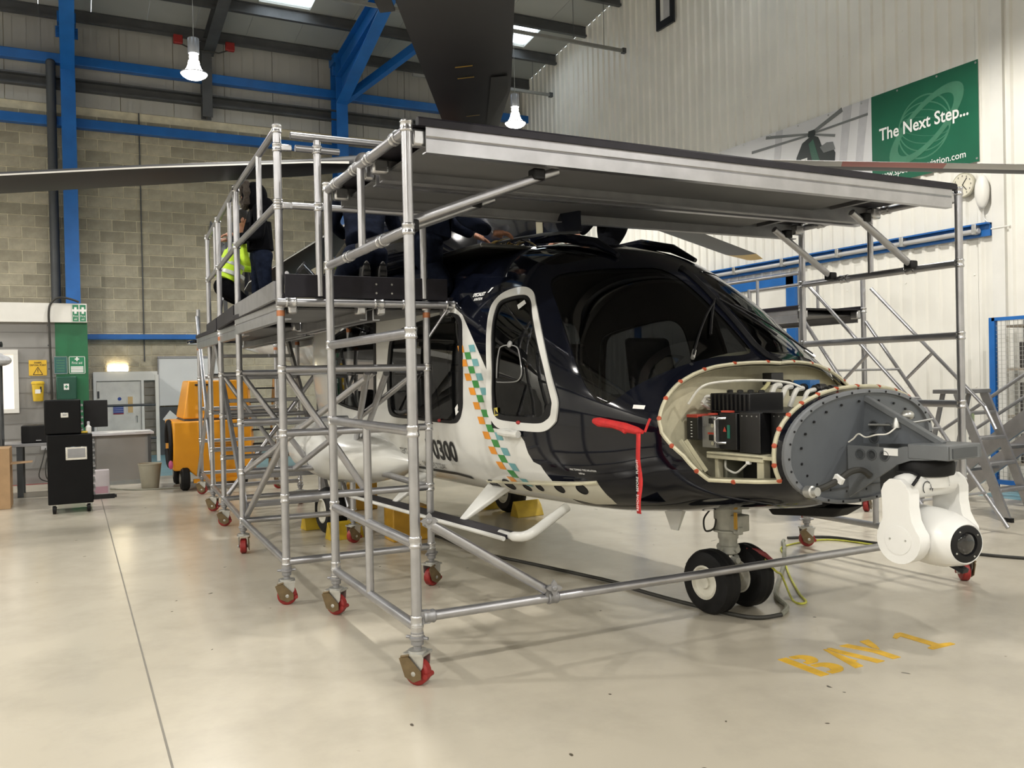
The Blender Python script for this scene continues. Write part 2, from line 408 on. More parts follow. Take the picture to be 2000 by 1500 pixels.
# ---- right wall: ribbed sheets
wr = MB().mm((XR+.01,YF,0),(XR+.2,YB+.2,8.4)).build('wall_right', CLAD, smooth=False); tag(wr, kind='structure')
def sheet(y0, y1):
    prof = []; p_ = .2; y = y0
    while y < y1-1e-4:
        prof += [(0,y),(0,y+.115),(-.032,y+.135),(-.032,y+.175),(0,y+.195)]; y += p_
    prof = [(x,min(v,y1-.004)) for x,v in prof]+[(0,y1-.004)]
    mb = MB(); n_ = len(prof)
    V = [(XR+x,v,0) for x,v in prof]+[(XR+x,v,roofz(v)) for x,v in prof]
    mb.add(V, [(i,i+1,n_+i+1,n_+i) for i in range(n_-1)])
    for zz in (1.2,2.6,4.3,6.0,7.6):
        for k_ in range(2): mb.lathe((XR,y0+.05+.5*k_,zz),(-1,0,0),[(.012,0),(.012,.008),(.004,.01)],6)
    return mb.build('cladding_sheet', CLAD, wr, smooth=False, norms=False)
yy = YF
while yy < YB-.01: sheet(yy, min(yy+1.0,YB)); yy += 1.0
MB().mm((XR-.05,6.62,0),(XR,6.78,roofz(6.7))).build('trim_1', WHITE, wr, smooth=False)
wl = MB().mm((XL-.2,YF,0),(XL,YB,roofz(RIDGE))).build('wall_left', CLAD, smooth=False); tag(wl, kind='structure')
wf = MB().mm((XL,YF-.2,0),(XR,YF,8.6)).build('wall_front', CLAD, smooth=False); tag(wf, kind='structure')
# blue door frame on the right wall
dr = MB().mm((XR-.10,9.98,0),(XR-.04,10.16,2.98)).mm((XR-.10,10.0,2.78),(XR-.04,14.2,2.98)).mm((XR-.10,14.1,0),(XR-.04,14.28,2.98)).build('door_2', BLUE, smooth=False); tag(dr, kind='structure')
for k_ in range(4): MB().mm((XR-.055,10.16+k_*.985,.02),(XR-.035,10.15+(k_+1)*.985,2.78)).build('door_leaf', CLAD, dr, smooth=False)

# ---- office block standing in front of the back wall
wo = MB().mm((-9.9,14.70,0),(.235,18.3,2.395)).build('wall_office', GREYW, smooth=False); tag(wo, kind='structure')
for r_ in range(1,11): MB().mm((-3,14.694,r_*.225-.004),(.235,14.702,r_*.225+.004)).build('mortar_joint', mat('painted_joint',(.17,.167,.16),.7), wo)
MB().mm((-9.9,14.62,2.395),(.235,18.3,2.68)).build('white_fascia', WHITE, wo, smooth=False, bev=.004)
MB().mm((-.20,14.688,0),(.237,14.70,2.395)).build('green_panel', GREEN, wo)
wn = MB().mm((-1.9,14.66,1.06),(-.69,14.699,1.12)).mm((-1.9,14.66,1.92),(-.69,14.699,1.99)).mm((-.75,14.66,1.121),(-.69,14.699,1.919)).mm((-1.9,14.66,1.121),(-1.84,14.699,1.919)).build('window_1', WHITE, smooth=False); tag(wn, kind='structure')
MB().mm((-1.84,14.69,1.12),(-.75,14.697,1.92)).build('pane', mat('lit_office_pane',(.75,.68,.58),.3,0,.15,3,emis=(1,.88,.75),es=.5), wn)
# ---- door in the back wall with lamp and rail
d1 = MB().mm((.385,YB-.10,1.52),(1.56,YB-.02,1.70)).mm((.385,YB-.10,0),(.44,YB-.02,1.52)).mm((1.25,YB-.10,0),(1.30,YB-.02,1.52)).mm((1.52,YB-.10,0),(1.56,YB-.02,1.52)).build('door_1', WHITE, smooth=False); tag(d1, kind='structure')
lf = MB().mm((.445,YB-.07,.01),(1.245,YB-.04,1.51)).build('door_leaf', mat('white_door',(.66,.65,.61),.4), d1, smooth=False)
MB().mm((.98,YB-.078,.86),(1.11,YB-.07,1.22)).build('vision_panel', WHITE, lf, bev=.004)
MB().mm((1.0,YB-.082,.88),(1.09,YB-.075,1.20)).build('pane', mat('amber_glass',(.60,.42,.20),.3), lf)
MB().lathe((.85,YB-.07,1.16),(0,-1,0),[(.035,0),(.035,.006)],16).build('blue_disc_sign', mat('sign_blue',(.03,.07,.30),.5), lf)
q = MB(); q.mm((.73,YB-.076,.86),(.92,YB-.07,1.03))
for k_ in range(3): q.mm((.735,YB-.078,.90+.04*k_),(.915,YB-.076,.905+.04*k_), 1)
q.mm((.73,YB-.078,.855),(.92,YB-.07,.875),2); q.build('fire_door_notice', [MATS['sign_blue'],TEXTW,RED], lf)
MB().tube((1.17,YB-.09,.80),(1.17,YB-.09,.68),.008,8).ball((1.17,YB-.09,.81),.018).build('door_handle', STEEL, lf)
MB().mm((.455,YB-.09,1.18),(.49,YB-.07,1.32)).build('door_closer', DGREY, lf)
pr_ = MB()
for k_ in range(9): pr_.mm((1.31,YB-.04,.1+k_*.16),(1.51,YB-.01,.1+k_*.16+.145))
pr_.build('brick_pier', mat('grey_brick',(.20,.185,.16),.9,0,.2,8,rand=.1), wb, smooth=False)
# ================================================================== LAMPS
BULB = mat('lit_refractor', (1,1,1), .2, 0, 0, emis=LAMP_COL, es=14.0)
HOUS = mat('lamp_housing', (.42,.44,.48), .35, .6, .08, 8)
def make_lamp(label):
    r = thing('high_bay_lamp', label, 'lamp', (0,0,0), 0, 'high bay lamps under the roof')
    MB().lathe((0,0,.17),(0,0,1),[(.05,0),(.075,.005),(.08,.02),(.08,.22),(.075,.23),(.03,.245)],20).build('ballast_housing', HOUS, r, local=True)
    MB().lathe((0,0,.10),(0,0,1),[(.055,0),(.062,.01),(.062,.045),(.045,.07)],18).build('lamp_neck', BULB, r, local=True)
    MB().tube((0,0,.4),(0,0,.62),.006,6).tube((0,0,.6),(0,0,2.6),.004,5).build('hanging_cable', STEEL, r, local=True)
    MB().lathe((0,0,-.14),(0,0,1),[(.05,-.045),(.12,-.03),(.165,.0),(.185,.03),(.155,.05),(.11,.09),(.085,.15),(.075,.21),(.05,.235)],24).build('refractor_bowl', BULB, r, local=True)
    MB().lathe((0,0,-.115),(0,0,1),[(.186,0),(.192,.004),(.192,.012),(.186,.016)],24).build('rim', HOUS, r, local=True)
    return r
lamp0 = make_lamp('bright round high bay lamp hanging near the purlins before the block wall')
LAMPS = [((1.55+.13,13.24,6.02),None),((7.13,13.7,6.05),'bright round high bay lamp hanging beside the ribbed white wall')]
for gx in (-8.5,-3.6,1.6,7.0):
    for gy in (13.5,6.2,-.8,-8.0):
        if gy == 13.5 and gx > 0: continue
        LAMPS.append(((gx,gy,6.05),'high bay lamp of the row above the hangar floor'))
for i,(p,lb) in enumerate(LAMPS):
    o = lamp0 if i == 0 else copy_tree(lamp0)
    o.location = p
    if lb: o['label'] = lb
    ld = bpy.data.lights.new('lamp_light','SPOT'); ld.energy = LAMP_W*4; ld.color = LAMP_COL
    ld.spot_size = math.radians(168); ld.spot_blend = .35; ld.shadow_soft_size = .10
    lo = bpy.data.objects.new('lamp_light', ld); COL.objects.link(lo); lo.parent = o; lo.location = (0,0,-.22)
bk = thing('bulkhead_light', 'lit white bulkhead light above the door', 'light', (.83,18.9,1.76))
MB().mm((.63,18.90,1.69),(1.03,18.97,1.71)).mm((.63,18.9,1.69),(.65,18.97,1.83)).mm((1.01,18.9,1.69),(1.03,18.97,1.83)).build('light_base', WHITE, bk, bev=.004)
MB().sweep([[Vector((.65+.36*i/8, 18.95-.07*math.sin(PI*j/6), 1.76-.062*(1+.12*math.sin(PI*i/8))*math.cos(PI*j/6))) for j in range(7)] for i in range(9)]).build('diffuser', mat('lit_diffuser',(1,1,1),.3,0,0,emis=(1,.84,.55),es=14.0), bk)
# ================================================================== SCAFFOLDS
TR = .0254
def make_caster():
    c = MB()
    c.box((0,0,.152),(.105,.10,.012)); c.lathe((0,0,.158),(0,0,1),[(.045,0),(.045,.008),(.03,.012)],16)
    for s_ in (-1,1):
        c.ext([(-.05,s_*.034,.148),(.05,s_*.034,.148),(.045,s_*.034,.095),(.016,s_*.034,.045),(-.016,s_*.034,.045),(-.045,s_*.034,.095)],(0,s_*.004,0))
        c.lathe((0,s_*.036,.0625),(0,s_,0),[(.012,0),(.012,.012),(.006,.014)],8)
    root = c.build('caster', STEEL, None, local=True)
    wv = MB().lathe((0,-.026,.0625),(0,1,0),[(.02,0),(.052,0),(.0625,.008),(.0625,.044),(.052,.052),(.02,.052)],24)
    w_ = wv.build('wheel', RED, root, local=True)
    b = MB().ext([(-.075,-.042,.13),(-.035,-.042,.15),(.04,-.042,.075),(.04,-.042,.04),(.0,-.042,.022),(-.045,-.042,.045)],(0,-.006,0))
    b.tube((-.062,-.05,.14),(-.02,-.05,.15),.006,8)
    b.build('brake_plate', BROWN, root, local=True)
    MB().tube((.055,-.035,.05),(.055,.035,.05),.013,10).ext([(.02,-.02,.08),(.06,-.02,.06),(.06,-.02,.04),(.02,-.02,.04)],(0,.04,0)).build('brake_lever', RED, root, local=True)
    n_ = MB().lathe((0,0,.165),(0,0,1),[(.02,0),(.02,.02),(.03,.025),(.03,.045),(.038,.05),(.038,.062),(.031,.066),(.031,.085),(.024,.09)],16)
    n_.tube((-.058,0,.222),(.058,0,.222),.008,8)
    n_.build('adjusting_nut', ALUD, root, local=True)
    return root
CAST = make_caster(); cast_used = [False]
def caster(parent, x, y, rz):
    if not cast_used[0]: c = CAST; cast_used[0] = True; c.parent = parent
    else: c = copy_tree(CAST, parent)
    c.location = Vector((x,y,0))-ORIG[parent.name]; c.rotation_euler = (0,0,rz); return c
def tub(par, nm, p, q, r=TR, M=ALU): return MB().tube(p, q, r, 14).build(nm, M, par)
def collar(mb, c, d=(0,0,1), h=.055, r=.032):
    d = Vector(d).normalized(); mb.lathe(Vector(c)-d*h/2, d, [(r*.9,0),(r,.006),(r,.012),(r*.93,.016),(r*.93,h-.016),(r,h-.012),(r,h-.006),(r*.9,h)],16); return mb
COUP = {}
def coupling(par, c, d='Z', h=.055, r=.032):
    key = (h,r)
    if key not in COUP:
        q = MB(); collar(q,(0,0,0),(0,0,1),h,r); o = q.build('coupling', ALU2, par, local=True); COUP[key] = o
    else: o = COUP[key].copy(); COL.objects.link(o); o.parent = par
    o.location = Vector(c)-ORIG[par.name]; o.rotation_euler = {'Z':(0,0,0),'X':(0,PI/2,0),'Y':(PI/2,0,0)}[d]; ORIG[o.name] = ORIG[par.name]
    return o
def clamp(par, p, star=True):
    p = Vector(p); q = MB(); q.box(p,(.07,.07,.06))
    q.build('clamp', BLACKP, par, bev=.01)
def starknob(par, p, n_):
    n_ = Vector(n_).normalized(); q = MB(); a, b = q.axes(n_); P = []
    for i in range(16):
        r = .042 if i % 4 in (0,) else (.03 if i % 2 else .022)
        P.append(Vector(p)+a*r*math.cos(2*PI*i/16)+b*r*math.sin(2*PI*i/16))
    q.ext(P, n_*.02); q.lathe(Vector(p)+n_*.02, n_, [(.014,0),(.014,.008),(.008,.014)],10); q.build('star_knob', ALUD, par)
def post(par, x, y, z0, z1, cols, rot=0, cast=True, tag_=None):
    o = tub(par, 'post', (x,y,z0), (x,y,z1))
    for z in cols: coupling(par, (x,y,z))
    if tag_ is not None:
        MB().lathe((x,y,tag_),(0,0,1),[(TR+.0008,0),(TR+.0012,.002),(TR+.0012,.035),(TR+.0008,.037)],14).build('marker_band', mat('copper_band',(.42,.16,.07),.4,.4), o)
    if cast: caster(par, x, y, rot)
    return o

# ---- gantry across the nose
G = thing('scaffold_gantry', 'aluminium scaffold gantry bridging over the dark helicopter nose', 'scaffold', (3.4,4.57,0))
LX, RX, GY0, GY1 = 1.435, 5.385, 3.87, 5.285
RZ = (2.62,2.155,1.665,1.20,.665,.27)
for X in (LX, RX):
    for i,Y in enumerate((GY0,GY1)):
        post(G, X, Y, .235, 2.665, [2.64,2.155,1.665,1.20,.675,.30,.255], {(LX,GY0):-.86,(LX,GY1):-.8,(RX,GY0):1.0,(RX,GY1):-.4}[(X,Y)])
    for z in RZ: tub(G, 'rung', (X,GY0+.02,z), (X,GY1-.02,z))
    tub(G, 'upright', (X,4.60,2.155), (X,4.60,2.62), .021); tub(G, 'upright', (X,4.59,.27), (X,4.59,1.20), .022)
for X,s_ in ((LX,1),(RX,-1)):
    for Y in (4.02,4.45,4.70,5.08): coupling(G, (X,Y,2.62), 'Y', .07, .034)
    for Y in (4.25,4.85): coupling(G, (X,Y,2.155), 'Y', .08, .033)
# bottom pole and knee braces
tub(G, 'bottom_pole', (LX+.08,GY0,.315), (RX-.03,GY0,.315), .024); q = MB(); collar(q,(LX+.06,GY0,.315),(1,0,0),.06,.033); q.mm((LX+.01,GY0-.02,.285),(LX+.06,GY0+.02,.345)); q.build('pole_hook', ALUD, G)
tub(G, 'knee_brace', (LX+.06,GY0+.02,.765), (2.13,GY0+.0,.36), .025); q = MB(); collar(q,(2.17,GY0,.318),(1,0,0),.06,.036); q.box((2.15,GY0,.35),(.05,.05,.05)); q.build('brace_clamp', ALUD, G)
starknob(G, (LX+.06,GY0-.03,.775), (-.35,-1,0)); starknob(G, (2.16,GY0-.04,.375), (-.35,-1,0))
for X,s_ in ((LX,1),(RX,-1)):
    for Y in (3.95,4.72) if s_ == 1 else (4.22,4.95):
        z0 = 2.20 if s_ == 1 else 2.18; L_ = .86 if s_ == 1 else .62
        tub(G, 'deck_brace', (X+s_*.03,Y,z0), (X+s_*L_,Y,2.52), .0245)
        clamp(G, (X+s_*(L_-.12),Y,2.49)); clamp(G, (X+s_*.04,Y,2.185))
# decks
def deck(par, x0, x1, y0, y1, zt, along='X', nm='deck'):
    """plywood deck on two deep side beams, running along X or Y"""
    def P(a, b, z): return (a,b,z) if along == 'X' else (b,a,z)
    d = MB()
    a0,a1,b0,b1 = (x0,x1,y0,y1) if along == 'X' else (y0,y1,x0,x1)
    d.mm(P(a0,b0+.03,zt-.012), P(a1,b1-.03,zt)); D = d.build(nm, PLY, par, bev=.003)
    for b, s_ in ((b0,1),(b1,-1)):
        q = MB()
        pr_ = [(0,.01),(0,-.055),(.006,-.062),(0,-.07),(0,-.135),(.05,-.135),(.05,-.128),(.008,-.128),(.008,-.005),(.03,-.005),(.03,.01)]
        q.ext([P(a0+.06,b+s_*u,zt+v) for u,v in pr_], Vector(P(a1-a0-.12,0,0)))
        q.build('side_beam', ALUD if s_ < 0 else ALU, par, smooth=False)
        MB().ext([P(a0+.02,b+s_*u,zt+v) for u,v in ((-.004,.03),(-.012,.02),(-.012,-.012),(.03,-.012),(.03,.03))], Vector(P(a1-a0-.04,0,0))).build('edge_strip', PLY, par, smooth=False)
    n_ = int((a1-a0)/.62)
    for i in range(n_):
        a = a0+.35+i*.62
        MB().mm(P(a,b0+.01,zt-.05), P(a+.04,b1-.01,zt-.014)).build('cross_member', ALUD, par)
    for a, s_ in ((a0,1),(a1,-1)):
        for b in (b0+.05,b1-.05):
            MB().mm(P(a+s_*.0,b-.03,zt-.10),P(a+s_*.09,b+.03,zt-.02)).build('deck_hook', ALU2, par, bev=.012)
    MB().mm(P(a0+.12,b0+.012,zt-.066),P(a1-.62,b1-.012,zt-.052)).build('deck_underside', mat('grey_ply',(.14,.14,.145),.6,0,.1,3), par)
    return D
deck(G, LX+.03, RX-.03, GY0-.02, 4.55, 2.655); deck(G, LX+.03, RX-.03, 4.61, GY1+.02, 2.655)

# ---- side tower along the helicopter
T = thing('scaffold_tower', 'long aluminium scaffold tower with guard rails beside the white cabin door', 'scaffold', (1.8,7.9,0))
LP = [(1.22,5.69),(1.27,7.58),(1.35,9.12),(1.40,10.25),(1.49,11.9)]
RP = [(2.22,5.67),(2.21,7.52),(2.33,9.1),(2.38,10.25),(2.47,11.9)]
ZR = (1.525,1.11,.69,.275)
for i,(x,y) in enumerate(LP):
    post(T, x, y, .22, 3.11 if i < 4 else 2.4, [3.08,2.60,1.95,1.525,1.11,.69,.275,.24] if i < 4 else [1.5,.7,.25], (-.2,1.35,-.2,-.5,-.3)[i], True, 1.87)
for i,(x,y) in enumerate(RP):
    post(T, x, y, .22, 2.02 if i not in (1,3) else 2.02, [1.95,1.525,1.11,.69,.275,.24], (.45,.3,.3,.9,.2)[i], True, 1.87)
for i in range(5):
    (x0,y0),(x1,y1) = LP[i],RP[i]
    for z in ZR: tub(T, 'rung', (x0+.02,y0,z),(x1-.02,y1,z), .0245)
for i in range(4):
    (x0,y0),(x1,y1) = LP[i],LP[i+1]
    if i < 3:
        for z in (3.08,2.60): tub(T, 'guard_rail', (x0,y0+.02,z),(x1,y1-.02,z), .0235)
        tub(T, 'baluster', ((x0+x1)/2-.01,(y0+y1)/2-.25,2.60),((x0+x1)/2-.01,(y0+y1)/2-.25,3.08), .02)
    tub(T, 'ledger', (x0,y0,.275),(x1,y1,.275), .0245)
    (u0,v0),(u1,v1) = RP[i],RP[i+1]
    tub(T, 'ledger', (u0,v0,.69),(u1,v1,.69), .0245) if i % 2 == 0 else None
# diagonal braces
for a, b in (((1.25,5.72,1.50),(1.75,5.70,.72)),((1.85,5.72,1.50),(1.30,7.55,.70)),((2.18,5.75,1.50),(1.70,7.50,.70)),((2.21,7.5,.72),(1.80,5.72,1.50)),((1.95,5.76,1.49),(2.22,7.45,.72)),
             ((1.30,7.60,1.50),(1.85,7.58,.72)),((1.38,9.12,1.50),(1.9,9.12,.72)),((1.40,9.2,.3),(2.3,9.15,1.5)),((1.47,11.85,2.3),(1.42,10.3,.25)),((1.45,11.9,.25),(1.38,9.2,2.3)),((1.30,7.55,.32),(1.23,5.75,1.05)),((2.3,9.1,1.5),(2.2,7.6,.3))):
    tub(T, 'diagonal_brace', a, b, .0235)
# front guard rail with its stub frame
for z in (3.04,2.585): tub(T, 'guard_rail', (1.30,5.66,z),(2.30,5.64,z), .0225)
tub(T, 'guard_rail', (1.33,5.66,2.96),(1.62,5.66,2.96), .022)
tub(T, 'baluster', (1.47,5.65,3.02),(1.47,5.65,2.0), .0235); tub(T, 'baluster', (2.20,5.65,3.04),(2.20,5.65,2.0), .0235)
for z in (2.96,2.585):
    coupling(T,(1.22,5.69,z)); coupling(T,(1.47,5.65,z)); MB().mm((1.24,5.66,z-.02),(1.31,5.69,z+.02)).build('rail_hook', ALU2, T, bev=.006)
tub(T, 'guard_rail', (2.0,9.0,2.56),(2.38,10.25,2.56), .02)
tub(T, 'ledger', (1.18,5.62,1.955),(2.40,5.62,1.955), .026); tub(T, 'cantilever_strut', (2.36,5.62,1.93),(2.22,5.66,1.72), .011)
for X in (1.27,1.86,2.06,2.38): coupling(T,(X,5.62,1.955),'X',.07,.034)
deck(T, 1.24, 1.80, 5.64, 7.62, 1.985, 'Y'); deck(T, 1.84, 2.42, 5.64, 7.62, 1.985, 'Y')
deck(T, 1.34, 1.88, 7.70, 10.9, 1.985, 'Y'); deck(T, 1.92, 2.45, 7.70, 10.9, 1.985, 'Y')
q = MB().mm((1.24,5.635,1.99),(2.37,5.66,2.14)); tb = q.build('toe_board', PLY, T, bev=.003)
for X in (1.75,1.86,2.0):
    for z in (2.03,2.09): MB().lathe((X+.1,5.635,z),(0,-1,0),[(.008,0),(.006,.004)],8).build('screw', STEEL, tb)
for i in range(3):
    (x0,y0),(x1,y1) = LP[i],LP[i+1]
    MB().hexa([(x0-.035,y0+.03,1.98),(x0-.01,y0+.03,1.98),(x1-.01,y1-.03,1.98),(x1-.035,y1-.03,1.98),(x0-.035,y0+.03,2.10),(x0-.01,y0+.03,2.10),(x1-.01,y1-.03,2.10),(x1-.035,y1-.03,2.10)]).build('toe_board', ALUD if i == 0 else PLY, T)
MB().hexa([(1.228,6.15,2.02),(1.226,6.15,2.02),(1.238,7.1,2.02),(1.24,7.1,2.02),(1.228,6.15,2.06),(1.226,6.15,2.06),(1.238,7.1,2.06),(1.24,7.1,2.06)]).build('maker_plate', mat('grey_plate',(.08,.08,.085),.5,0,.5,40), T)
# inner access stair treads
for k_ in range(7):
    MB().mm((1.42,8.15+k_*.24,.30+k_*.235),(2.16,8.33+k_*.24,.335+k_*.235)).build('stair_tread', ALUD, T, bev=.004)
for X in (1.40,2.18): MB().beam((X,8.05,.15),(X,9.85,1.92),.03,.09).build('stair_stringer', ALUD, T)

# ---- platform on the far side
F = thing('access_platform', 'aluminium access steps with sloping handrails against the white ribbed wall', 'platform', (6.9,6.6,0))
for (x,y) in ((6.35,6.25),(6.35,7.9),(7.2,6.25),(7.2,7.9)): post(F, x, y, .22, 2.42, [2.05,1.2,.3], .5)
for X in (6.35,7.2):
    tub(F, 'guard_rail', (X,6.25,2.40),(X,7.9,2.40), .018); tub(F, 'ledger', (X,6.25,1.2),(X,7.9,1.2), .02)
    tub(F, 'baluster', (X,6.85,2.05),(X,6.85,2.40), .016)
    tub(F, 'stair_handrail', (X,6.15,2.26),(X,4.95,1.10), .017); tub(F, 'stair_handrail', (X,4.95,1.10),(X,4.85,.9), .017)
    tub(F, 'stair_stringer', (X,6.22,1.93),(X,4.75,.05), .018); tub(F, 'handrail_stay', (X,5.45,1.6),(X,5.75,1.35), .015)
for Y in (6.25,7.9):
    for z in (1.2,.4): tub(F, 'rung', (6.35,Y,z),(7.2,Y,z), .02)
for k_ in range(6): tub(F, 'stair_rung', (6.36,6.05-k_*.22,1.72-k_*.277),(7.19,6.05-k_*.22,1.72-k_*.277), .012)
deck(F, 6.36, 7.19, 6.25, 7.9, 2.06, 'Y')
# ================================================================== HELICOPTER
HA = math.radians(5.5)
HO = Vector((3.56,4.10,0))
HEL = thing('helicopter', 'dark navy and white five-bladed helicopter with its nose opened up', 'helicopter', HO, -(PI/2-HA))
HN = Vector((math.sin(HA),-math.cos(HA),0)); HS = Vector((-math.cos(HA),-math.sin(HA),0))
def hw(t, v, z): return HO+HN*t+HS*v+Vector((0,0,z))
def L3(t, v, z): return Vector((t,-v,z))     # local frame: forward, port, up (v counts to starboard)
ST=[ # t, w, zb, zt, zm, nu, nl
(.92,.60,.76,1.345,1.06,2.2,2.2),
(.74,.69,.715,1.40,1.08,2.2,2.3),
(.52,.77,.69,1.45,1.12,2.1,2.5),
(.30,.85,.665,1.53,1.16,2.0,2.6),
(.0,.94,.63,1.80,1.20,1.95,3.2),
(-.35,1.02,.605,2.09,1.26,2.0,3.7),
(-.75,1.055,.60,2.29,1.32,2.25,4.0),
(-1.3,1.075,.595,2.40,1.35,2.7,4.0),
(-2.2,1.08,.595,2.45,1.38,3.1,4.0),
(-3.4,1.06,.61,2.45,1.42,3.2,3.8),
(-4.6,.95,.72,2.45,1.55,3.0,3.0),
(-5.6,.62,1.15,2.44,1.80,2.6,2.6),
(-6.6,.40,1.50,2.42,1.98,2.2,2.2),
(-8.6,.30,1.75,2.44,2.12,2.1,2.1),
(-10.3,.24,1.95,2.46,2.22,2.1,2.1)]
KT=.11
def shear(t,z):
    u=max(0,min(1,(t-.2)/.72)); return KT*(z-1.05)*u*u*(3-2*u)
def _tan(i,k):
    if i==0: a,b=ST[0],ST[1]
    elif i==len(ST)-1: a,b=ST[-2],ST[-1]
    else:
        p,c,n=ST[i-1],ST[i],ST[i+1]
        d1=(c[k]-p[k])/(c[0]-p[0]); d2=(n[k]-c[k])/(n[0]-c[0])
        if d1*d2<=0: return 0.0
        h1=abs(c[0]-p[0]);h2=abs(n[0]-c[0]); w1=2*h2+h1;w2=h2+2*h1
        return (w1+w2)/(w1/d1+w2/d2)
    return (b[k]-a[k])/(b[0]-a[0])
TN=[[_tan(i,k) for k in range(7)] for i in range(len(ST))]
def sec(t):
    t=max(min(t,ST[0][0]),ST[-1][0])
    for i in range(len(ST)-1):
        if ST[i+1][0]<=t: break
    a,b=ST[i],ST[i+1]; h=b[0]-a[0]; u=(t-a[0])/h
    h00=(1+2*u)*(1-u)**2;h10=u*(1-u)**2;h01=u*u*(3-2*u);h11=u*u*(u-1)
    return [h00*a[k]+h10*h*TN[i][k]+h01*b[k]+h11*h*TN[i+1][k] for k in range(1,7)]
def S(t,th,off=0.0):
    w,zb,zt,zm,nu,nl=sec(t)
    c,s=math.cos(th),math.sin(th)
    n=nu if c>=0 else nl; h=(zt-zm) if c>=0 else (zm-zb)
    v=(w+off)*math.copysign(abs(s)**(2/n),s); z=zm+(h+off)*math.copysign(abs(c)**(2/n),c)
    return t+shear(t,z),v,z
def thz(t,z,side=1):
    w,zb,zt,zm,nu,nl=sec(t)
    if z>=zm: q=min(1,(z-zm)/(zt-zm)); return side*math.acos(q**(nu/2))
    q=min(1,(zm-z)/(zm-zb)); return side*math.acos(-(q**(nl/2)))
def inside(T,v,z):
    t=T
    for _ in range(6): t=T-shear(t,z)
    w,zb,zt,zm,nu,nl=sec(t)
    if t>ST[0][0]: return False
    if z>=zm: return (abs(v)/w)**nu+((z-zm)/(zt-zm))**nu<1
    return (abs(v)/w)**nl+((zm-z)/(zm-zb))**nl<1
def hb(mb, name, mats, parent=None, **kw): return mb.build(name, mats, parent or HEL, local=True, **kw)
def SN(t, th):
    e = 1e-3
    a = Vector(S(t+e,th))-Vector(S(t-e,th)); b = Vector(S(t,th+e))-Vector(S(t,th-e))
    n_ = a.cross(b); n_ = Vector((n_.x,-n_.y,n_.z)); n_.normalize()
    p = L3(*S(t,th)); _,_,_,zm,_,_ = sec(t)
    c = Vector((p.x,0,zm))
    if n_.dot(p-c) < 0: n_ = -n_
    return n_
def SP(t, th, off=0.0):
    p = L3(*S(t,th)); return p+SN(t,th)*off if off else p
MIR = lambda P: [(t,-th) for t,th in reversed(P)]
DOOR_OUT = [(-0.945,0.89),(-0.833,0.897),(-0.746,0.978),(-0.588,1.153),(-0.466,1.316),(-0.364,1.491),(-0.358,1.573),(-0.4,1.605),(-0.498,1.637),(-0.708,1.648),(-0.923,1.653),(-1.024,1.618),(-1.068,1.584),(-1.065,1.472),(-1.117,1.248),(-1.134,1.167),(-1.136,1.073),(-1.079,0.973)]
DOOR_IN = [(-0.916,0.952),(-0.855,0.944),(-0.791,0.977),(-0.72,1.067),(-0.581,1.237),(-0.485,1.365),(-0.406,1.523),(-0.406,1.572),(-0.449,1.591),(-0.524,1.606),(-0.705,1.614),(-0.919,1.615),(-0.993,1.601),(-1.012,1.573),(-1.012,1.465),(-1.067,1.24),(-1.085,1.135),(-1.08,1.05),(-1.013,0.998)]
CABIN = [(-1.432,1.277),(-1.486,1.21),(-1.575,1.185),(-1.702,1.196),(-2.07,1.261),(-2.405,1.318),(-2.543,1.375),(-2.587,1.486),(-2.605,1.572),(-2.586,1.634),(-2.492,1.661),(-2.214,1.661),(-1.877,1.662),(-1.532,1.658),(-1.443,1.636),(-1.405,1.605),(-1.383,1.567),(-1.385,1.451)]
CABIN2 = [(t-1.45,th) for t,th in CABIN]
WS = [(-.774,.749),(-.618,.554),(-.477,.345),(-.40,.16),(-.20,.10),(.05,.075),(.225,.07),(.262,.20),(.240,.411),(.205,.736),(.150,1.024),(.060,1.30),(-.031,1.43),(-.14,1.38),(-.325,1.166),(-.551,.959)]
ROOFW = [(-1.28,.46),(-1.09,.33),(-.80,.30),(-.72,.40),(-.86,.60),(-1.1,.60)]
BAY = [(.385,.0),(.368,.10),(.339,.305),(.302,.531),(.288,.729),(.283,.929),(.288,1.09),(.299,1.287),(.307,1.464),(.323,1.584),(.432,1.744),(.528,2.024),(.725,2.022),(.875,2.04)]
NAVYE = [(-1.7,1.115),(-1.606,1.139),(-1.467,1.189),(-1.2915,1.321),(-1.116,1.453),(-1.039,1.513),(-1.034,1.657),(-0.746,1.657),(-0.683,1.706),(-0.656,1.792),(-0.62,1.863),(-0.557,1.889),(-0.508,2.045),(-0.478,2.195),(-0.458,PI+.02)]
WHITE_P = NAVYE+[(-10.4,PI+.02),(-10.4,1.30),(-6.0,1.25),(-4.6,1.12),(-2.6,1.10)]
SILL = [(-1.332,2.261),(-0.649,2.089),(-0.141,2.02),(-0.138,2.164),(-0.141,2.33),(-0.163,2.459),(-0.33,2.489),(-0.466,2.396),(-0.781,2.352),(-1.079,2.374),(-1.318,2.396)]
def smooth_poly(P, n=4): return [(p.x,p.y) for p in catmull([(a,b,0) for a,b in P], n, True)]
def resample(P, d=.04):
    out = []
    for i in range(len(P)):
        a = Vector(P[i]); b = Vector(P[(i+1)%len(P)]); k_ = max(1,int((b-a).length/d))
        out += [tuple(a+(b-a)*j/k_) for j in range(k_)]
    return out
bay_poly = BAY+[(.875,th) for th in (1.6,1.2,.8,.4,0,-.4,-.8,-1.2,-1.6)]+MIR(BAY)[:-1]
polys = [('bay',resample(bay_poly))]
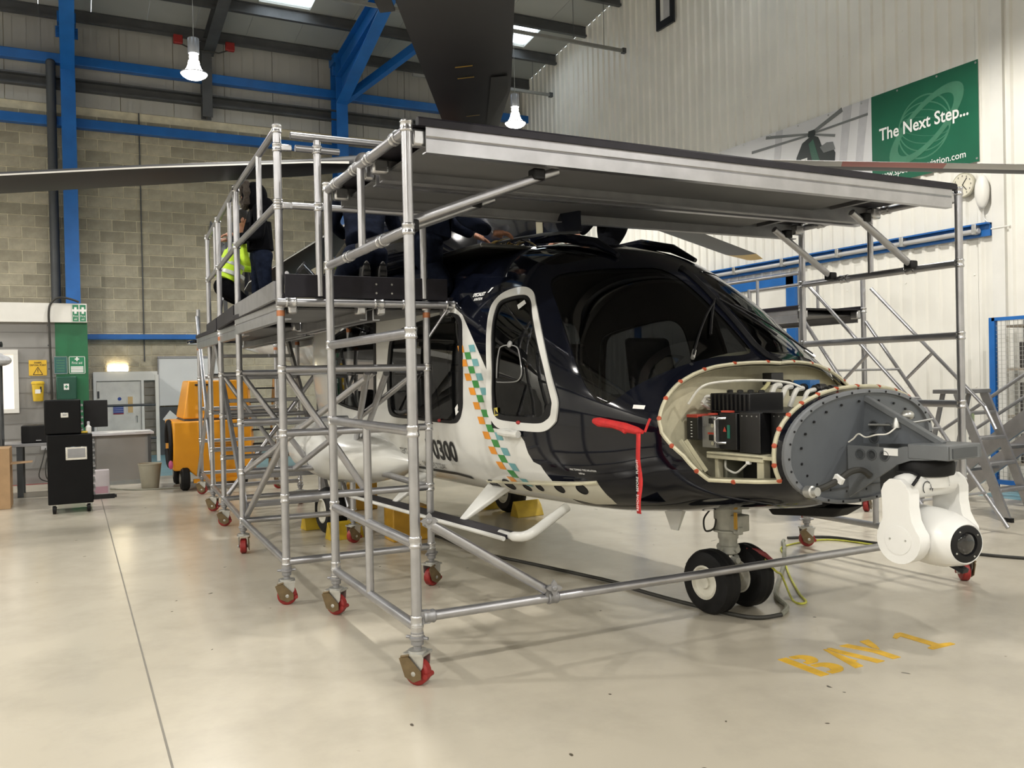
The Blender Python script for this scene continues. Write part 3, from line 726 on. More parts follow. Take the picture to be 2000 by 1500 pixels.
for nm,P,sm in (('windshield',WS,1),('door_glass',DOOR_IN,1),('cabin_glass',CABIN,1),('cabin_glass',CABIN2,1),('roof_glass',ROOFW,1),('white',WHITE_P,0),('sill',SILL,0)):
    P = smooth_poly(P) if sm else resample(P)
    polys.append((nm,P)); polys.append((nm,MIR(P)))
def pip(x, y, P):
    c = False; j = len(P)-1
    for i in range(len(P)):
        xi,yi = P[i]; xj,yj = P[j]
        if (yi > y) != (yj > y) and x < (xj-xi)*(y-yi)/(yj-yi)+xi: c = not c
        j = i
    return c
TS = [ST[0][0]]
while TS[-1] > -10.3: TS.append(max(-10.3, TS[-1]-(.05 if TS[-1] > -1.5 else (.1 if TS[-1] > -5 else .3))))
THS = [-PI+2*PI*i/96 for i in range(97)]
pts = []; eds = []
for t in TS:
    for th in THS:
        pts.append(Vector((t,th)))
nT,nH = len(TS),len(THS)
for i in range(nT-1): eds += [(i*nH,(i+1)*nH),(i*nH+nH-1,(i+1)*nH+nH-1)]
for j in range(nH-1): eds += [(j,j+1),((nT-1)*nH+j,(nT-1)*nH+j+1)]
def clampp(t, th): return Vector((max(min(t,ST[0][0]),-10.3), max(min(th,PI),-PI)))
for nm,P in polys:
    o_ = len(pts); pts += [clampp(*p) for p in P]; n_ = len(P); eds += [(o_+i,o_+(i+1)%n_) for i in range(n_)]
cv, cedge, cf, *_ = geometry.delaunay_2d_cdt(pts, eds, [], 0, 1e-5)
bbs = [(nm,P,min(p[0] for p in P),max(p[0] for p in P),min(p[1] for p in P),max(p[1] for p in P)) for nm,P in polys]
PRI = ['bay','windshield','door_glass','cabin_glass','roof_glass','sill','white']
groups = {}
for f in cf:
    cx = sum(cv[i].x for i in f)/3; cy = sum(cv[i].y for i in f)/3
    hit = set(nm for nm,P,a,b,c,d in bbs if a <= cx <= b and c <= cy <= d and pip(cx,cy,P))
    key = next((k_ for k_ in PRI if k_ in hit), 'navy')
    if key in ('door_glass','cabin_glass','windshield','roof_glass'): key += '_s' if cy > 0 else '_p'
    if key.startswith('cabin_glass'): key += 'f' if cx > -2.8 else 'a'
    groups.setdefault(key, []).append(f)
def surf_obj(name, tris, M, off=0.0, flip=False, parent=None, uvs=None):
    uvs = uvs if uvs is not None else cv
    idx = {}; V = []; NN = []; F = []
    for f in tris:
        g = []
        for i in f:
            if i not in idx:
                idx[i] = len(V); t,th = uvs[i].x,uvs[i].y; V.append(SP(t,th,off)); n_ = SN(t,th); NN.append(-n_ if flip else n_)
            g.append(idx[i])
        a,b,c = V[g[0]],V[g[1]],V[g[2]]
        n_ = (b-a).cross(c-a)
        if n_.length < 1e-9: continue
        if n_.dot(NN[g[0]]) < 0: g.reverse()
        F.append(tuple(g))
    me = bpy.data.meshes.new(name); me.from_pydata(V,[],F)
    Ms = M if isinstance(M,list) else [M]
    for m_ in Ms: me.materials.append(m_)
    me.polygons.foreach_set('use_smooth',[True]*len(F)); me.normals_split_custom_set_from_vertices(NN)
    ob = bpy.data.objects.new(name, me); COL.objects.link(ob); ob.parent = parent or HEL
    return ob
fus = surf_obj('fuselage', groups['navy'], NAVY)
surf_obj('white_skin', groups['white'], HWHITE, parent=fus)['label'] = 'white painted rear and lower skin'
for s_ in (1,-1): surf_obj('step_recess', [f for f in groups['sill'] if sum(cv[i].y for i in f)*s_ > 0], mat('primed_panel',(.55,.53,.44),.5,0,.08,6), -.0, parent=fus)
for k_,M,nm in (('windshield_s',GLASS,'windshield'),('windshield_p',GLASS,'windshield'),('door_glass_s',GLASS,'door_window'),('door_glass_p',GLASSD,'door_window'),('cabin_glass_sf',GLASS,'cabin_window'),('cabin_glass_pf',GLASSD,'cabin_window'),('cabin_glass_sa',GLASS,'cabin_window'),('cabin_glass_pa',GLASSD,'cabin_window'),('roof_glass_s',GLASS,'roof_window'),('roof_glass_p',GLASS,'roof_window')):
    if k_ in groups: surf_obj(nm, groups[k_], M, -.004)
# inner liner (dark cabin, cream nose bay)
solid = groups['navy']+groups['white']+groups['sill']
LIN = mat('cabin_liner',(.016,.016,.018),.7,0,.2,5)
surf_obj('cabin_liner', [f for f in solid if sum(cv[i].x for i in f)/3 < .20 and sum(cv[i].x for i in f)/3 > -4.6], LIN, -.03, True)
surf_obj('bay_liner', [f for f in solid if sum(cv[i].x for i in f)/3 >= .20 and sum(cv[i].x for i in f)/3 < .90], CREAM, -.022, True)
def strip_ring(P, Q, M, name, off, parent=None, thick=.0):
    """band between two closed (t,theta) outlines, proud of the skin"""
    n_ = 120
    def rs(P):
        P = smooth_poly(P,6); d = [0]
        for i in range(len(P)): d.append(d[-1]+(Vector(P[(i+1)%len(P)])-Vector(P[i])).length)
        out = []; j = 0
        for k_ in range(n_):
            s_ = d[-1]*k_/n_
            while d[j+1] < s_: j += 1
            u = (s_-d[j])/(d[j+1]-d[j]+1e-9); out.append(tuple(Vector(P[j])*(1-u)+Vector(P[(j+1)%len(P)])*u))
        return out
    A = rs(P)
    B = rs(Q); best = min(range(n_), key=lambda s_: sum((Vector(A[i])-Vector(B[(i+s_)%n_])).length for i in range(0,n_,6)))
    B = B[best:]+B[:best]
    mb = MB(); V = [SP(*p,0.0) for p in A]+[SP(*p,off) for p in A]+[SP(*p,off) for p in B]+[SP(*p,-.004) for p in B]
    F = [(r_*n_+i,r_*n_+(i+1)%n_,(r_+1)*n_+(i+1)%n_,(r_+1)*n_+i) for r_ in range(3) for i in range(n_)]
    mb.add(V,F); return hb(mb, name, M, parent)
def inset(P, d):
    cx = sum(p[0] for p in P)/len(P); cy = sum(p[1] for p in P)/len(P)
    return [(cx+(a-cx)*d, cy+(b-cy)*d) for a,b in P]
for s_ in (1,-1):
    m_ = (lambda P: P) if s_ == 1 else MIR
    strip_ring(m_(DOOR_OUT), m_(DOOR_IN), HWHITE, 'door_frame', .012)['label'] = 'white painted cockpit door frame'
    strip_ring(m_(DOOR_IN), m_(inset(DOOR_IN,.94)), BLACKP, 'window_seal', .006)
    for C_ in (CABIN,CABIN2): strip_ring(m_(C_), m_(inset(C_,.92)), BLACKP, 'window_seal', .006)
# ---- decals that follow the skin
def tz(t, z): return t, thz(t, z, 1)
def decal(name, V, F, M, off=.004, parent=None, label=None):
    uv = [Vector(tz(x,y)) for x,y in V]
    tris = []
    for f in F:
        for i in range(1,len(f)-1): tris.append((f[0],f[i],f[i+1]))
    o_ = surf_obj(name, tris, M, off, False, parent or fus, uv)
    if label: o_['label'] = label
    return o_
TEAL = mat('teal_vinyl',(.14,.34,.36),.3,0,.05,5); VGRN = mat('green_vinyl',(.04,.23,.05),.3,0,.05,5); VORG = mat('orange_vinyl',(.72,.27,.02),.3,0,.05,5)
HH = .0475; WW = .072
for k_ in range(19):
    z1 = 1.665-HH*k_; z0 = z1-HH; c = -1.355+.0265*k_; c2 = c+.0265
    for (a,b,M) in (((-1.5,-.5,VORG),(.5,1.5,TEAL)) if k_ % 2 == 0 else ((-.5,.5,VGRN),)):
        if M is TEAL and 7 < k_ < 12: continue
        decal('checker_tile', [(c2+a*WW,z0),(c2+b*WW,z0),(c+b*WW,z1),(c+a*WW,z1)], [(0,1,2,3)], M, .003)
def skin_text(s, size, t0, z0, M, bold=0, xs=1.0, align='LEFT', name='lettering'):
    V,F = text_mesh(s, size, bold, align, 1.0, xs); decal(name, [(t0+x,z0+y) for x,y in V], F, M, .005)
skin_text('70300', .195, -1.985, .868, TEXTK, .005, .92); skin_text('TEXT', .066, -2.475, .868, TEXTK, 0, .86)
skin_text('SAVE LIVES TODAY', .058, -2.155, .79, TEXTK, 0, .74); skin_text('TO DONATE', .058, -2.475, .79, TEXTK, 0, .74)
skin_text('SPECIALIST', .034, -1.405, 1.995, TEXTW, .001, .8); skin_text('AVIATION', .026, -1.375, 1.965, TEXTW, .0005, .8)
decal('logo_flash', [(-1.25,2.01),(-1.235,2.012),(-1.215,2.045),(-1.235,2.043)], [(0,1,2,3)], TEXTW, .005)
skin_text('MAX TOWING TYRE INFLATION', .016, -.30, .905, TEXTW, 0, .8); skin_text('6.00 bar', .016, -.24, .885, TEXTW, 0, .8)
decal('placard', [(.145,1.262),(.21,1.258),(.21,1.278),(.145,1.282)], [(0,1,2,3)], TEXTW, .005)
def strip_tz(P, h_, M, nm):
    V = [(t,z) for t,z in P]+[(t,z+h_) for t,z in P]; n_ = len(P)
    decal(nm, V, [(i,i+1,n_+i+1,n_+i) for i in range(n_-1)], M, .004)
strip_tz([(-3.0+.1*i, .755+.0) for i in range(13)]+[(-1.7,.757),(-1.6,.750),(-1.49,.742)], .022, TEXTK, 'cheat_line')
# ---- front bulkhead plate with its rim
def FB(th, sc=1.0, dt=0.0):
    t,v,z = S(ST[0][0],th); return L3(t+dt, v*sc, 1.06+(z-1.06)*sc)
TH64 = [2*PI*i/72 for i in range(72)]
mb = MB()
rings = [(1.0,-.03),(1.012,-.012),(1.012,.004),(.995,.010),(.945,.010),(.94,-.004)]
V = [FB(th,sc,dt) for sc,dt in rings for th in TH64]; n_ = 72
mb.add(V, [(r_*n_+i,r_*n_+(i+1)%n_,(r_+1)*n_+(i+1)%n_,(r_+1)*n_+i) for r_ in range(len(rings)-1) for i in range(n_)])
BUL = hb(mb, 'nose_bulkhead', mat('flange_grey',(.15,.16,.175),.4,0,.08,8)); BUL['label'] = 'grey oval nose bulkhead with a bolted rim'
mb = MB(); V = [FB(th,.945,-.004) for th in TH64]+[FB(th,.945,-.016) for th in TH64]
mb.add(V, [tuple(range(72)), tuple(range(143,71,-1))]); hb(mb, 'bulkhead_plate', GREYP, BUL)
mb = MB(); rings = [(.99,-.05),(1.016,-.045),(1.02,-.03),(1.012,-.018),(1.0,-.012)]
V = [FB(th,sc,dt) for sc,dt in rings for th in TH64]
mb.add(V, [(r_*n_+i,r_*n_+(i+1)%n_,(r_+1)*n_+(i+1)%n_,(r_+1)*n_+i) for r_ in range(4) for i in range(n_)]); hb(mb, 'rubber_seal', RUBBER, BUL)
mb = MB()
for i in range(30):
    c = FB(2*PI*i/30,.968,.010); mb.lathe(c,(1,0,0),[(.006,0),(.006,.004),(.003,.006)],6)
for i in range(22):
    c = FB(2*PI*(i+.4)/22,.80,-.004); mb.lathe(c,(1,0,0),[(.007,0),(.007,.006)],6)
o = hb(mb, 'rivets', BLACKP, BUL); o['kind'] = 'stuff'
# sensor bracket on the bulkhead
GBR = mat('bracket_grey_paint',(.12,.128,.135),.42,0,.1,6)
def tz_plate(P, v0, v1, name, M, par, **kw): return hb(MB().ext([L3(t,v0,z) for t,z in P], Vector((0,-(v1-v0),0))), name, M, par, **kw)
WEB = [(.925,1.065),(1.20,1.065),(1.24,1.075),(1.46,1.085),(1.46,1.025),(1.27,1.01),(1.20,.985),(.93,.80)]
BR = tz_plate(WEB, .12, .132, 'sensor_bracket', GBR, None, smooth=False)
tz_plate(WEB, -.14, -.128, 'bracket_web', GBR, BR, smooth=False)
hb(MB().box(L3(1.36,0,1.055),(.20,.27,.07)), 'bracket_head', GBR, BR, bev=.004)
hb(MB().box(L3(1.462,0,1.052),(.004,.20,.045)), 'bracket_recess', DGREY, BR)
hb(MB().box(L3(1.20,0,1.02),(.26,.262,.012)), 'bracket_floor', GBR, BR)
for t in (1.0,1.065,1.135): hb(MB().lathe(L3(t,.132,1.025),(0,-1,0),[(.028,0),(.028,.003),(.021,.004),(.02,-.004)],18), 'hole_shade_disc', DGREY, BR)  # dark discs on the web; the shade of lightening holes is their colour
hb(MB().beam(L3(.925,0,1.31),L3(1.36,0,1.085),.035,.03), 'bracket_strut', GBR, BR, bev=.004)
tz_plate([(.925,1.30),(1.34,1.085),(.925,1.065)], -.005, .005, 'bracket_gusset', GREYP, BR, smooth=False)
for t,z in ((.99,1.16),(1.07,1.15),(.99,1.10)): hb(MB().lathe(L3(t,.005,z),(0,-1,0),[(.030,0),(.030,.003),(.023,.004),(.022,-.003)],18), 'hole_shade_disc', DGREY, BR)  # same dark discs on the gusset, coloured like shaded holes
hb(MB().box(L3(1.17,.134,1.045),(.075,.003,.035)), 'bracket_placard', PAPER, BR)
hb(MB().tube(L3(.97,.02,1.165),L3(1.10,.0,1.168),.006,8).tube(L3(1.16,.0,1.175),L3(1.27,-.06,1.20),.006,8).lathe(L3(1.12,.01,1.155),(0,0,1),[(.022,0),(.02,.02),(.01,.05)],12).ball(L3(1.14,-.05,1.215),(.03,.04,.025)), 'air_data_sensor', STEEL, BR)
hb(MB().path(catmull([L3(.93,.13,1.08),L3(.96,.13,1.10),L3(.99,.13,1.125),L3(1.03,.13,1.11),L3(1.09,.13,1.125),L3(1.13,.10,1.13),L3(1.15,.06,1.16)],5),.004,6), 'grey_wire', WIREW, BR)
hb(MB().path(catmull([L3(.93,.42,.86),L3(.98,.40,.875),L3(1.01,.32,.91),L3(1.02,.24,.945),L3(1.04,.18,.95),L3(1.06,.14,.92)],5),.016,8), 'black_cable_loom', CORD, BR)
hb(MB().lathe(L3(.925,.45,.855),(1,-.1,.1),[(.03,0),(.03,.04),(.022,.045),(.022,.07)],14), 'cable_connector', STEEL, BR)
hb(MB().box(L3(1.02,.33,.915),(.05,.02,.03),Matrix.Rotation(.5,3,'Y')), 'white_cable_tag', PAPER, BR)
hb(MB().lathe(L3(1.27,0,.93),(0,0,1),[(.09,0),(.12,.008),(.125,.02),(.125,.065),(.115,.08),(.06,.085)],28), 'isolator_mount', RUBBER, BR)
# ---- camera turret
FW = mat('turret_white',(.74,.74,.72),.30,0,.03,4,coat=.3)
PT = L3(1.275,0,.645)
tur = hb(MB().path([L3(1.265,.215,.865),L3(1.265,.18,.885),L3(1.265,.1,.892),L3(1.265,0,.893),L3(1.265,-.1,.892),L3(1.265,-.18,.885),L3(1.265,-.215,.865)],[.052,.064,.066,.066,.066,.064,.052],18), 'camera_turret', FW, None, bev=0); tur['label'] = 'white camera turret slung under the nose bracket'
hb(MB().lathe(L3(1.265,0,.90),(0,0,1),[(.10,-.02),(.105,.0),(.10,.03)],24), 'turret_neck', FW, tur)
arm = [(1.205,.905),(1.19,.87),(1.195,.80),(1.195,.74),(1.175,.70)]+[(1.275+.112*math.cos(a),.645+.112*math.sin(a)) for a in [math.radians(d) for d in range(150,390,15)]]+[(1.365,.70),(1.345,.74),(1.335,.80),(1.335,.87),(1.32,.905),(1.29,.93),(1.235,.93)]
for v0,v1 in ((.165,.245),(-.245,-.165)):
    a_ = tz_plate(arm, v0, v1, 'yoke_arm', FW, tur, bev=.028, angle=60)
    sg = 1 if v0 > 0 else -1; ve = .245*sg
    hb(MB().lathe(L3(1.275,ve,.645),(0,-sg,0),[(.068,0),(.068,.0025),(.062,.003)],30), 'arm_cap', FW, a_)
    for dt in (-.04,.04): hb(MB().lathe(L3(1.275+dt,ve,.648),(0,-sg,0),[(.005,0),(.005,.005)],8), 'screw', STEEL, a_)
hb(MB().path([L3(1.335+.0,.246-.03,.905-.0),L3(1.345,.20,.93),L3(1.33,.155,.945),L3(1.29,.14,.955),L3(1.22,.16,.955)],.008,8), 'yoke_seam', BLACKP, tur)
ax = Vector((.955,-.296,-.02)).normalized()
bar = hb(MB().lathe(PT, ax, [(.05,-.16),(.10,-.15),(.128,-.11),(.138,-.05),(.138,.06),(.132,.12),(.118,.18),(.102,.225),(.09,.24),(.085,.236)],36), 'camera_barrel', FW, tur)
hb(MB().lathe(PT+ax*.232, ax, [(.086,0),(.086,.008),(.08,.011),(.056,.012),(.054,.004),(.05,.006)],32), 'lens_bezel', BLACKP, bar)
hb(MB().lathe(PT+ax*.236, ax, [(.052,0),(.046,.006),(.03,.010),(.005,.012)],28), 'lens', mat('lens_glass',(.004,.004,.006),.05,0,0,coat=1), bar)
for i in range(4): hb(MB().lathe(PT+ax*.243+Vector((0,.0,1)).cross(ax).normalized()*.07*math.cos(i*1.57+.6)+Vector((0,0,1))*.07*math.sin(i*1.57+.6), ax, [(.005,0),(.003,.004)],8), 'bezel_screw', STEEL, bar)
hb(MB().box(PT+ax*.19+Vector((0,0,-.118)),(.07,.045,.02),Matrix.Rotation(.35,3,'Y')), 'slot', BLACKP, bar)
lg = MB(); text(lg, 'V', .05, L3(1.338,.08,.865), (0,1,0), (0,0,1), bold=.001)
lg.path([L3(1.337,.13+0*i,.88) if 0 else L3(1.333,.10-.03*math.cos(a),.885+.03*math.sin(a)) for i,a in enumerate([k*.5 for k in range(-1,9)])],.0025,5)
lg.box(L3(1.333,-.02,.885),(.002,.13,.012)); hb(lg, 'turret_logo', DGREY, tur)
# ---- nose bay equipment
def bx(t0,t1,v0,v1,z0,z1,name,M,par=None,bev=.003): return hb(MB().mm(L3(t0,v0,z0),L3(t1,v1,z1)), name, M, par, bev=bev)
hb(MB().add([L3(.20,v*.98,z) for v,z in [(S(.24,th)[1],S(.24,th)[2]) for th in TH64]],[tuple(range(72))]), 'bay_rear_wall', CREAM, None)
hb(MB().add([L3(t,v,.845) for t,v in ((.2,.62),(.5,.66),(.9,.45),(.9,-.45),(.5,-.66),(.2,-.62))],[tuple(range(6))]), 'bay_floor', mat('bay_floor_grey',(.10,.10,.085),.5,0,.3,30), None)
EQ = mat('equipment_black',(.008,.008,.009),.35,0,.15,12); EQS = mat('equipment_silver',(.38,.38,.38),.35,.7,.08,20); REDL = mat('red_label',(.42,.05,.03),.5)
fin = bx(.30,.58,.20,.46,1.215,1.335,'finned_unit',EQ)
for i in range(9): bx(.31+.03*i,.32+.03*i,.46,.472,1.22,1.33,'fin',EQ,fin,0)
for i in range(4): hb(MB().lathe(L3(.32+.075*i,.33,1.335),(0,0,1),[(.018,0),(.018,.012),(.01,.016)],10), 'lug', EQ, fin)
for i in range(3): hb(MB().path(catmull([L3(.31,.40,1.25+.03*i),L3(.28,.42,1.25+.03*i),L3(.27,.46,1.265+.025*i),L3(.275,.50,1.28)],4),.011,8), 'white_loom', WIREW, fin)
av = bx(.235,.32,.30,.58,1.085,1.215,'avionics_module',EQ); bx(.235,.32,.30,.582,1.205,1.222,'red_top',REDL,av)
for i in range(6): bx(.268,.278,.580,.583,1.10+.016*i,1.104+.016*i,'legend_mark',TEXTW,av,0)
sl = bx(.32,.42,.28,.55,1.045,1.215,'silver_module',EQS)
for i in range(7): bx(.33+.01*i,.334+.01*i,.55,.554,1.16,1.21,'fin',EQS,sl,0)
for z in (1.07,1.165): hb(MB().lathe(L3(.405,.552,z),(0,-1,0),[(.011,0),(.011,.006)],12), 'screw_head', CHROME, sl)
bx(.375,.41,.55,.556,1.175,1.205,'black_insert',EQ,sl); bx(.375,.41,.55,.556,1.085,1.115,'black_insert',EQ,sl); bx(.37,.42,.55,.557,1.118,1.128,'red_strip',REDL,sl,0); bx(.375,.42,.53,.557,1.222,1.232,'red_strip',REDL,sl,0)
blk = bx(.43,.55,.20,.53,1.04,1.235,'black_module',EQ)
hb(MB().path([L3(.475,.53,1.205),L3(.45,.56,1.205),L3(.443,.575,1.195),L3(.443,.575,1.085),L3(.45,.56,1.075),L3(.475,.53,1.075)],.008,8), 'carry_handle', ALU2, blk)
bx(.488,.505,.53,.534,1.10,1.17,'green_label',mat('green_label',(.01,.12,.08),.5),blk,0)
hb(MB().ext([L3(.462,.535,1.135),L3(.484,.535,1.135),L3(.473,.535,1.16)],Vector((0,-.003,0))),'red_warning_mark',REDL,blk)
bx(.445,.51,.50,.532,1.236,1.246,'red_strip',REDL,blk,0)
b2 = bx(.56,.70,.15,.52,1.03,1.24,'black_module',EQ); b3 = bx(.71,.855,.05,.45,1.03,1.24,'black_module',EQ)
for b_,t0,v0 in ((b2,.56,.52),(b3,.71,.45)):
    for i in range(4):
        for z in (1.235,): hb(MB().lathe(L3(t0+.02+.033*i,v0,1.22),(0,-1,0),[(.004,0),(.003,.003)],8), 'screw', STEEL, b_)
bx(.30,.86,-.05,.50,1.238,1.243,'shelf_lid',EQ)
sh = bx(.36,.82,.10,.56,1.005,1.025,'equipment_shelf',CREAM)
bx(.40,.425,.50,.54,.85,1.005,'shelf_post',CREAM,sh); bx(.70,.745,.50,.55,.85,1.005,'shelf_post',CREAM,sh); bx(.36,.75,.545,.56,.99,1.02,'shelf_edge',CREAM,sh)
bx(.34,.43,.30,.48,.87,.98,'small_unit',mat('unit_olive',(.25,.25,.19),.5),None)
bx(.47,.69,.05,.40,.86,.99,'lower_unit',EQ)
hb(MB().path(catmull([L3(.46,.52,.98),L3(.47,.53,.945),L3(.51,.54,.93),L3(.56,.55,.925),L3(.60,.55,.95),L3(.645,.55,.985)],5),.006,6), 'white_loom', WIREW)
bx(.635,.66,.54,.56,.975,.995,'white_plug',PAPER)
hb(MB().path(catmull([L3(.29,.62,1.28),L3(.33,.55,1.375),L3(.42,.44,1.40),L3(.55,.30,1.40),L3(.62,.2,1.385),L3(.66,.15,1.36)],6),.007,6), 'white_loom', WIREW)
for k_ in range(5): hb(MB().path(catmull([L3(.33+.08*k_,-.07,1.365-.008*k_),L3(.35+.08*k_,.0,1.36-.008*k_),L3(.37+.08*k_,.05,1.32),L3(.36+.08*k_,.08,1.25)],6),.017-.0015*k_,8), 'white_loom', WIREW)
hb(MB().path(catmull([L3(.30,-.02,1.40),L3(.32,.04,1.36),L3(.31,.12,1.30),L3(.34,.16,1.25)],6),.012,8), 'yellow_loom', mat('loom_yellow',(.45,.42,.22),.6))
for k_ in range(5): hb(MB().lathe(L3(.32+.08*k_,-.11,1.368-.008*k_),(0,-1,.0),[(.03,-.05),(.03,0),(.024,.004),(.024,.03)],12), 'connector', EQ)
bx(.40,.52,-.18,-.10,1.335,1.395,'blue_relay_block',mat('relay_blue',(.02,.11,.30),.4)); bx(.30,.72,-.26,-.18,1.30,1.36,'connector_rail',mat('unit_olive',(.25,.25,.19),.5))
bx(.26,.33,-.10,-.0,1.37,1.44,'black_bracket',EQ); bx(.80,.83,.42,.47,.86,.885,'blue_tie',mat('tie_blue',(.03,.15,.45),.4),None,0)
for dx in (0,.02): hb(MB().beam(L3(.31+dx,.70-dx,1.09),L3(.42+dx,.66-dx,.93),.008,.02), 'edge_stiffener', CREAM)
# edge trim of the opening with red protectors
BO = resample(bay_poly,.03)
hb(MB().path([SP(t,th,.002) for t,th in BO]+[SP(*BO[0],.002)],.011,6), 'opening_trim', CREAM)
for i in range(0,len(BO)):
    if i % 8 == 3 and abs(BO[i][1]) > .0:
        p = SP(*BO[i],.008); hb(MB().lathe(p, SN(*BO[i]), [(.013,-.004),(.013,.004),(.006,.006)],8), 'red_clip', mat('red_clip',(.40,.07,.03),.5))
# ---- cockpit inside
bx(-.30,.14,-.72,.72,1.18,1.33,'instrument_panel',LIN,None,.03); bx(-.85,-.25,-.16,.16,.75,1.12,'centre_console',LIN,None,.02)
hb(MB().add([L3(t,v,.74) for t,v in ((.15,.75),(-4.4,.85),(-4.4,-.85),(.15,-.75))],[(0,1,2,3)]),'cabin_floor',LIN)
SEAT = mat('seat_fabric',(.02,.02,.022),.8,0,.2,20)
for v in (.48,-.48):
    for t in (-.95,-2.0,-3.1):
        st_ = bx(t-.25,t+.25,v-.23,v+.23,.95,1.08,'seat',SEAT,None,.04)
        hb(MB().hexa([L3(t-.25,v-.23,1.08),L3(t-.14,v-.23,1.08),L3(t-.14,v+.23,1.08),L3(t-.25,v+.23,1.08),L3(t-.38,v-.2,1.72),L3(t-.30,v-.2,1.72),L3(t-.30,v+.2,1.72),L3(t-.38,v+.2,1.72)]),'seat_back',SEAT,st_,bev=.03)
        bx(t-.2,t+.2,v-.18,v+.18,.74,.95,'seat_base',LIN,st_)
# ---- door fittings, wipers, mirrors
hb(MB().path([SP(-.70,1.665,.03),SP(-.80,1.667,.035),SP(-.90,1.668,.03)],[.022,.028,.022],10), 'door_handle_pod', HWHITE)
strp = lambda a,b,o_=.012: [SP(a[0]+(b[0]-a[0])*i/8, a[1]+(b[1]-a[1])*i/8, o_) for i in range(9)]
for sgn in (1,-1):
    hb(MB().path(strp((.20,sgn*-.60),(-.05,sgn*-.10),.03),.007,6).path(strp((-.10,sgn*-.02),(.12,sgn*-.32),.018),.008,6), 'wiper', BLACKP)
    hb(MB().path(strp((.21,sgn*.62),(.175,sgn*.55),.02),.012,6), 'washer_jet', STEEL)
hb(MB().path([SP(t,.0,.006) for t in (.38,.30,.2,.1,0,-.1,-.2,-.3,-.4)],.02,8), 'centre_post', BLACKP)
DW2 = [tz(a,b) for a,b in ((-.96,1.44),(-.955,1.61),(-.93,1.64),(-.86,1.645),(-.78,1.63),(-.74,1.58),(-.70,1.48),(-.72,1.43),(-.78,1.415),(-.93,1.415))]
hb(MB().path([SP(*p,.003) for p in smooth_poly(DW2,3)],.004,5), 'sliding_window_frame', mat('clear_frame',(.25,.25,.25),.2)); hb(MB().lathe(SP(*tz(-.85,1.65),.004),SN(*tz(-.85,1.65)),[(.022,0),(.022,.006),(.01,.012)],12), 'window_catch', mat('clear_frame',(.25,.25,.25),.2), None)
hb(MB().mm(L3(0,0,0),L3(.0,.0,.0)) if 0 else MB().ball(SP(-.72,1.615,.012),(.02,.012,.012)), 'red_latch', RED); hb(MB().ball(SP(-1.72,1.65,.008),(.02,.01,.012)), 'red_latch', RED)
decal('yellow_placard', [(-.985,1.20),(-.945,1.205),(-.95,1.255),(-.99,1.25)],[(0,1,2,3)],mat('yellow_placard',(.6,.5,.1),.5),.006); decal('white_tag', [(-.90,1.90),(-.86,1.93),(-.83,1.905),(-.87,1.87)],[(0,1,2,3)],PAPER,.006); decal('white_tag', [(-1.49,1.24),(-1.45,1.27),(-1.44,1.215),(-1.48,1.19)],[(0,1,2,3)],PAPER,.006)
# ---- nose landing gear
GW = mat('gear_grey_white',(.42,.42,.37),.42,.1,.15,14)
ng = hb(MB().lathe(L3(-.03,0,.34),(0,0,1),[(.05,0),(.065,.01),(.065,.05),(.055,.055),(.055,.09),(.062,.10),(.062,.135),(.09,.14),(.09,.15),(.075,.155),(.075,.20),(.085,.22),(.085,.33)],20), 'nose_gear_leg', GW)
hb(MB().lathe(L3(-.03,0,.17),(0,0,1),[(.035,0),(.035,.18)],14), 'oleo', CHROME, ng)
hb(MB().box(L3(.06,0,.54),(.08,.10,.10)).box(L3(.08,.03,.50),(.05,.04,.05)), 'actuator_box', GW, ng, bev=.008); hb(MB().box(L3(.085,.055,.56),(.02,.01,.10)), 'orange_tag', mat('gear_orange',(.60,.33,.03),.5), ng)
hb(MB().path(catmull([L3(-.10,.06,.62),L3(-.14,.09,.55),L3(-.12,.10,.48),L3(-.06,.09,.50),L3(-.05,.08,.56)],5),.006,6), 'brake_hose', CORD, ng)
for z in (.375,.31): hb(MB().tube(L3(-.11,0,z),L3(.05,0,z),.02,10).tube(L3(-.03,-.08,z),L3(-.03,.08,z),.018,10), 'torque_link', GW, ng)
hb(MB().tube(L3(-.03,-.2,.19),L3(-.03,.2,.19),.025,12), 'axle', GW, ng)
def wheel(t, v, r, wd, par=None):
    c = L3(t,v,r); pr_ = [(r*.50,-wd*.25),(r*.52,-wd/2),(r*.80,-wd*.52),(r*.93,-wd*.42),(r,-wd*.22),(r,-wd*.1),(r*.985,-.003),(r*.985,.003),(r,wd*.1),(r,wd*.22),(r*.93,wd*.42),(r*.80,wd*.52),(r*.52,wd/2),(r*.50,wd*.25)]
    T_ = hb(MB().lathe(c,(0,1,0),pr_,36), 'tyre', RUBBER, par)
    for s_ in (1,-1):
        hb(MB().lathe(c,(0,s_,0),[(r*.53,wd*.40),(r*.53,wd*.50),(r*.47,wd*.52),(r*.43,wd*.40),(r*.2,wd*.36),(r*.19,wd*.5),(r*.1,wd*.52)],28), 'wheel_rim', mat('rim_white',(.60,.58,.50),.4,.0,.1,12), T_)
        for k_ in range(5): hb(MB().lathe(c+Vector((r*.32*math.cos(k_*1.257),s_*wd*.37,r*.32*math.sin(k_*1.257))),(0,s_,0),[(.016,0),(.016,.004)],8),'rim_shade_disc',DGREY,T_)  # solid dark discs, coloured as the shade inside rim holes
    return T_
wheel(-.03,.145,.193,.135); wheel(-.03,-.145,.193,.135)
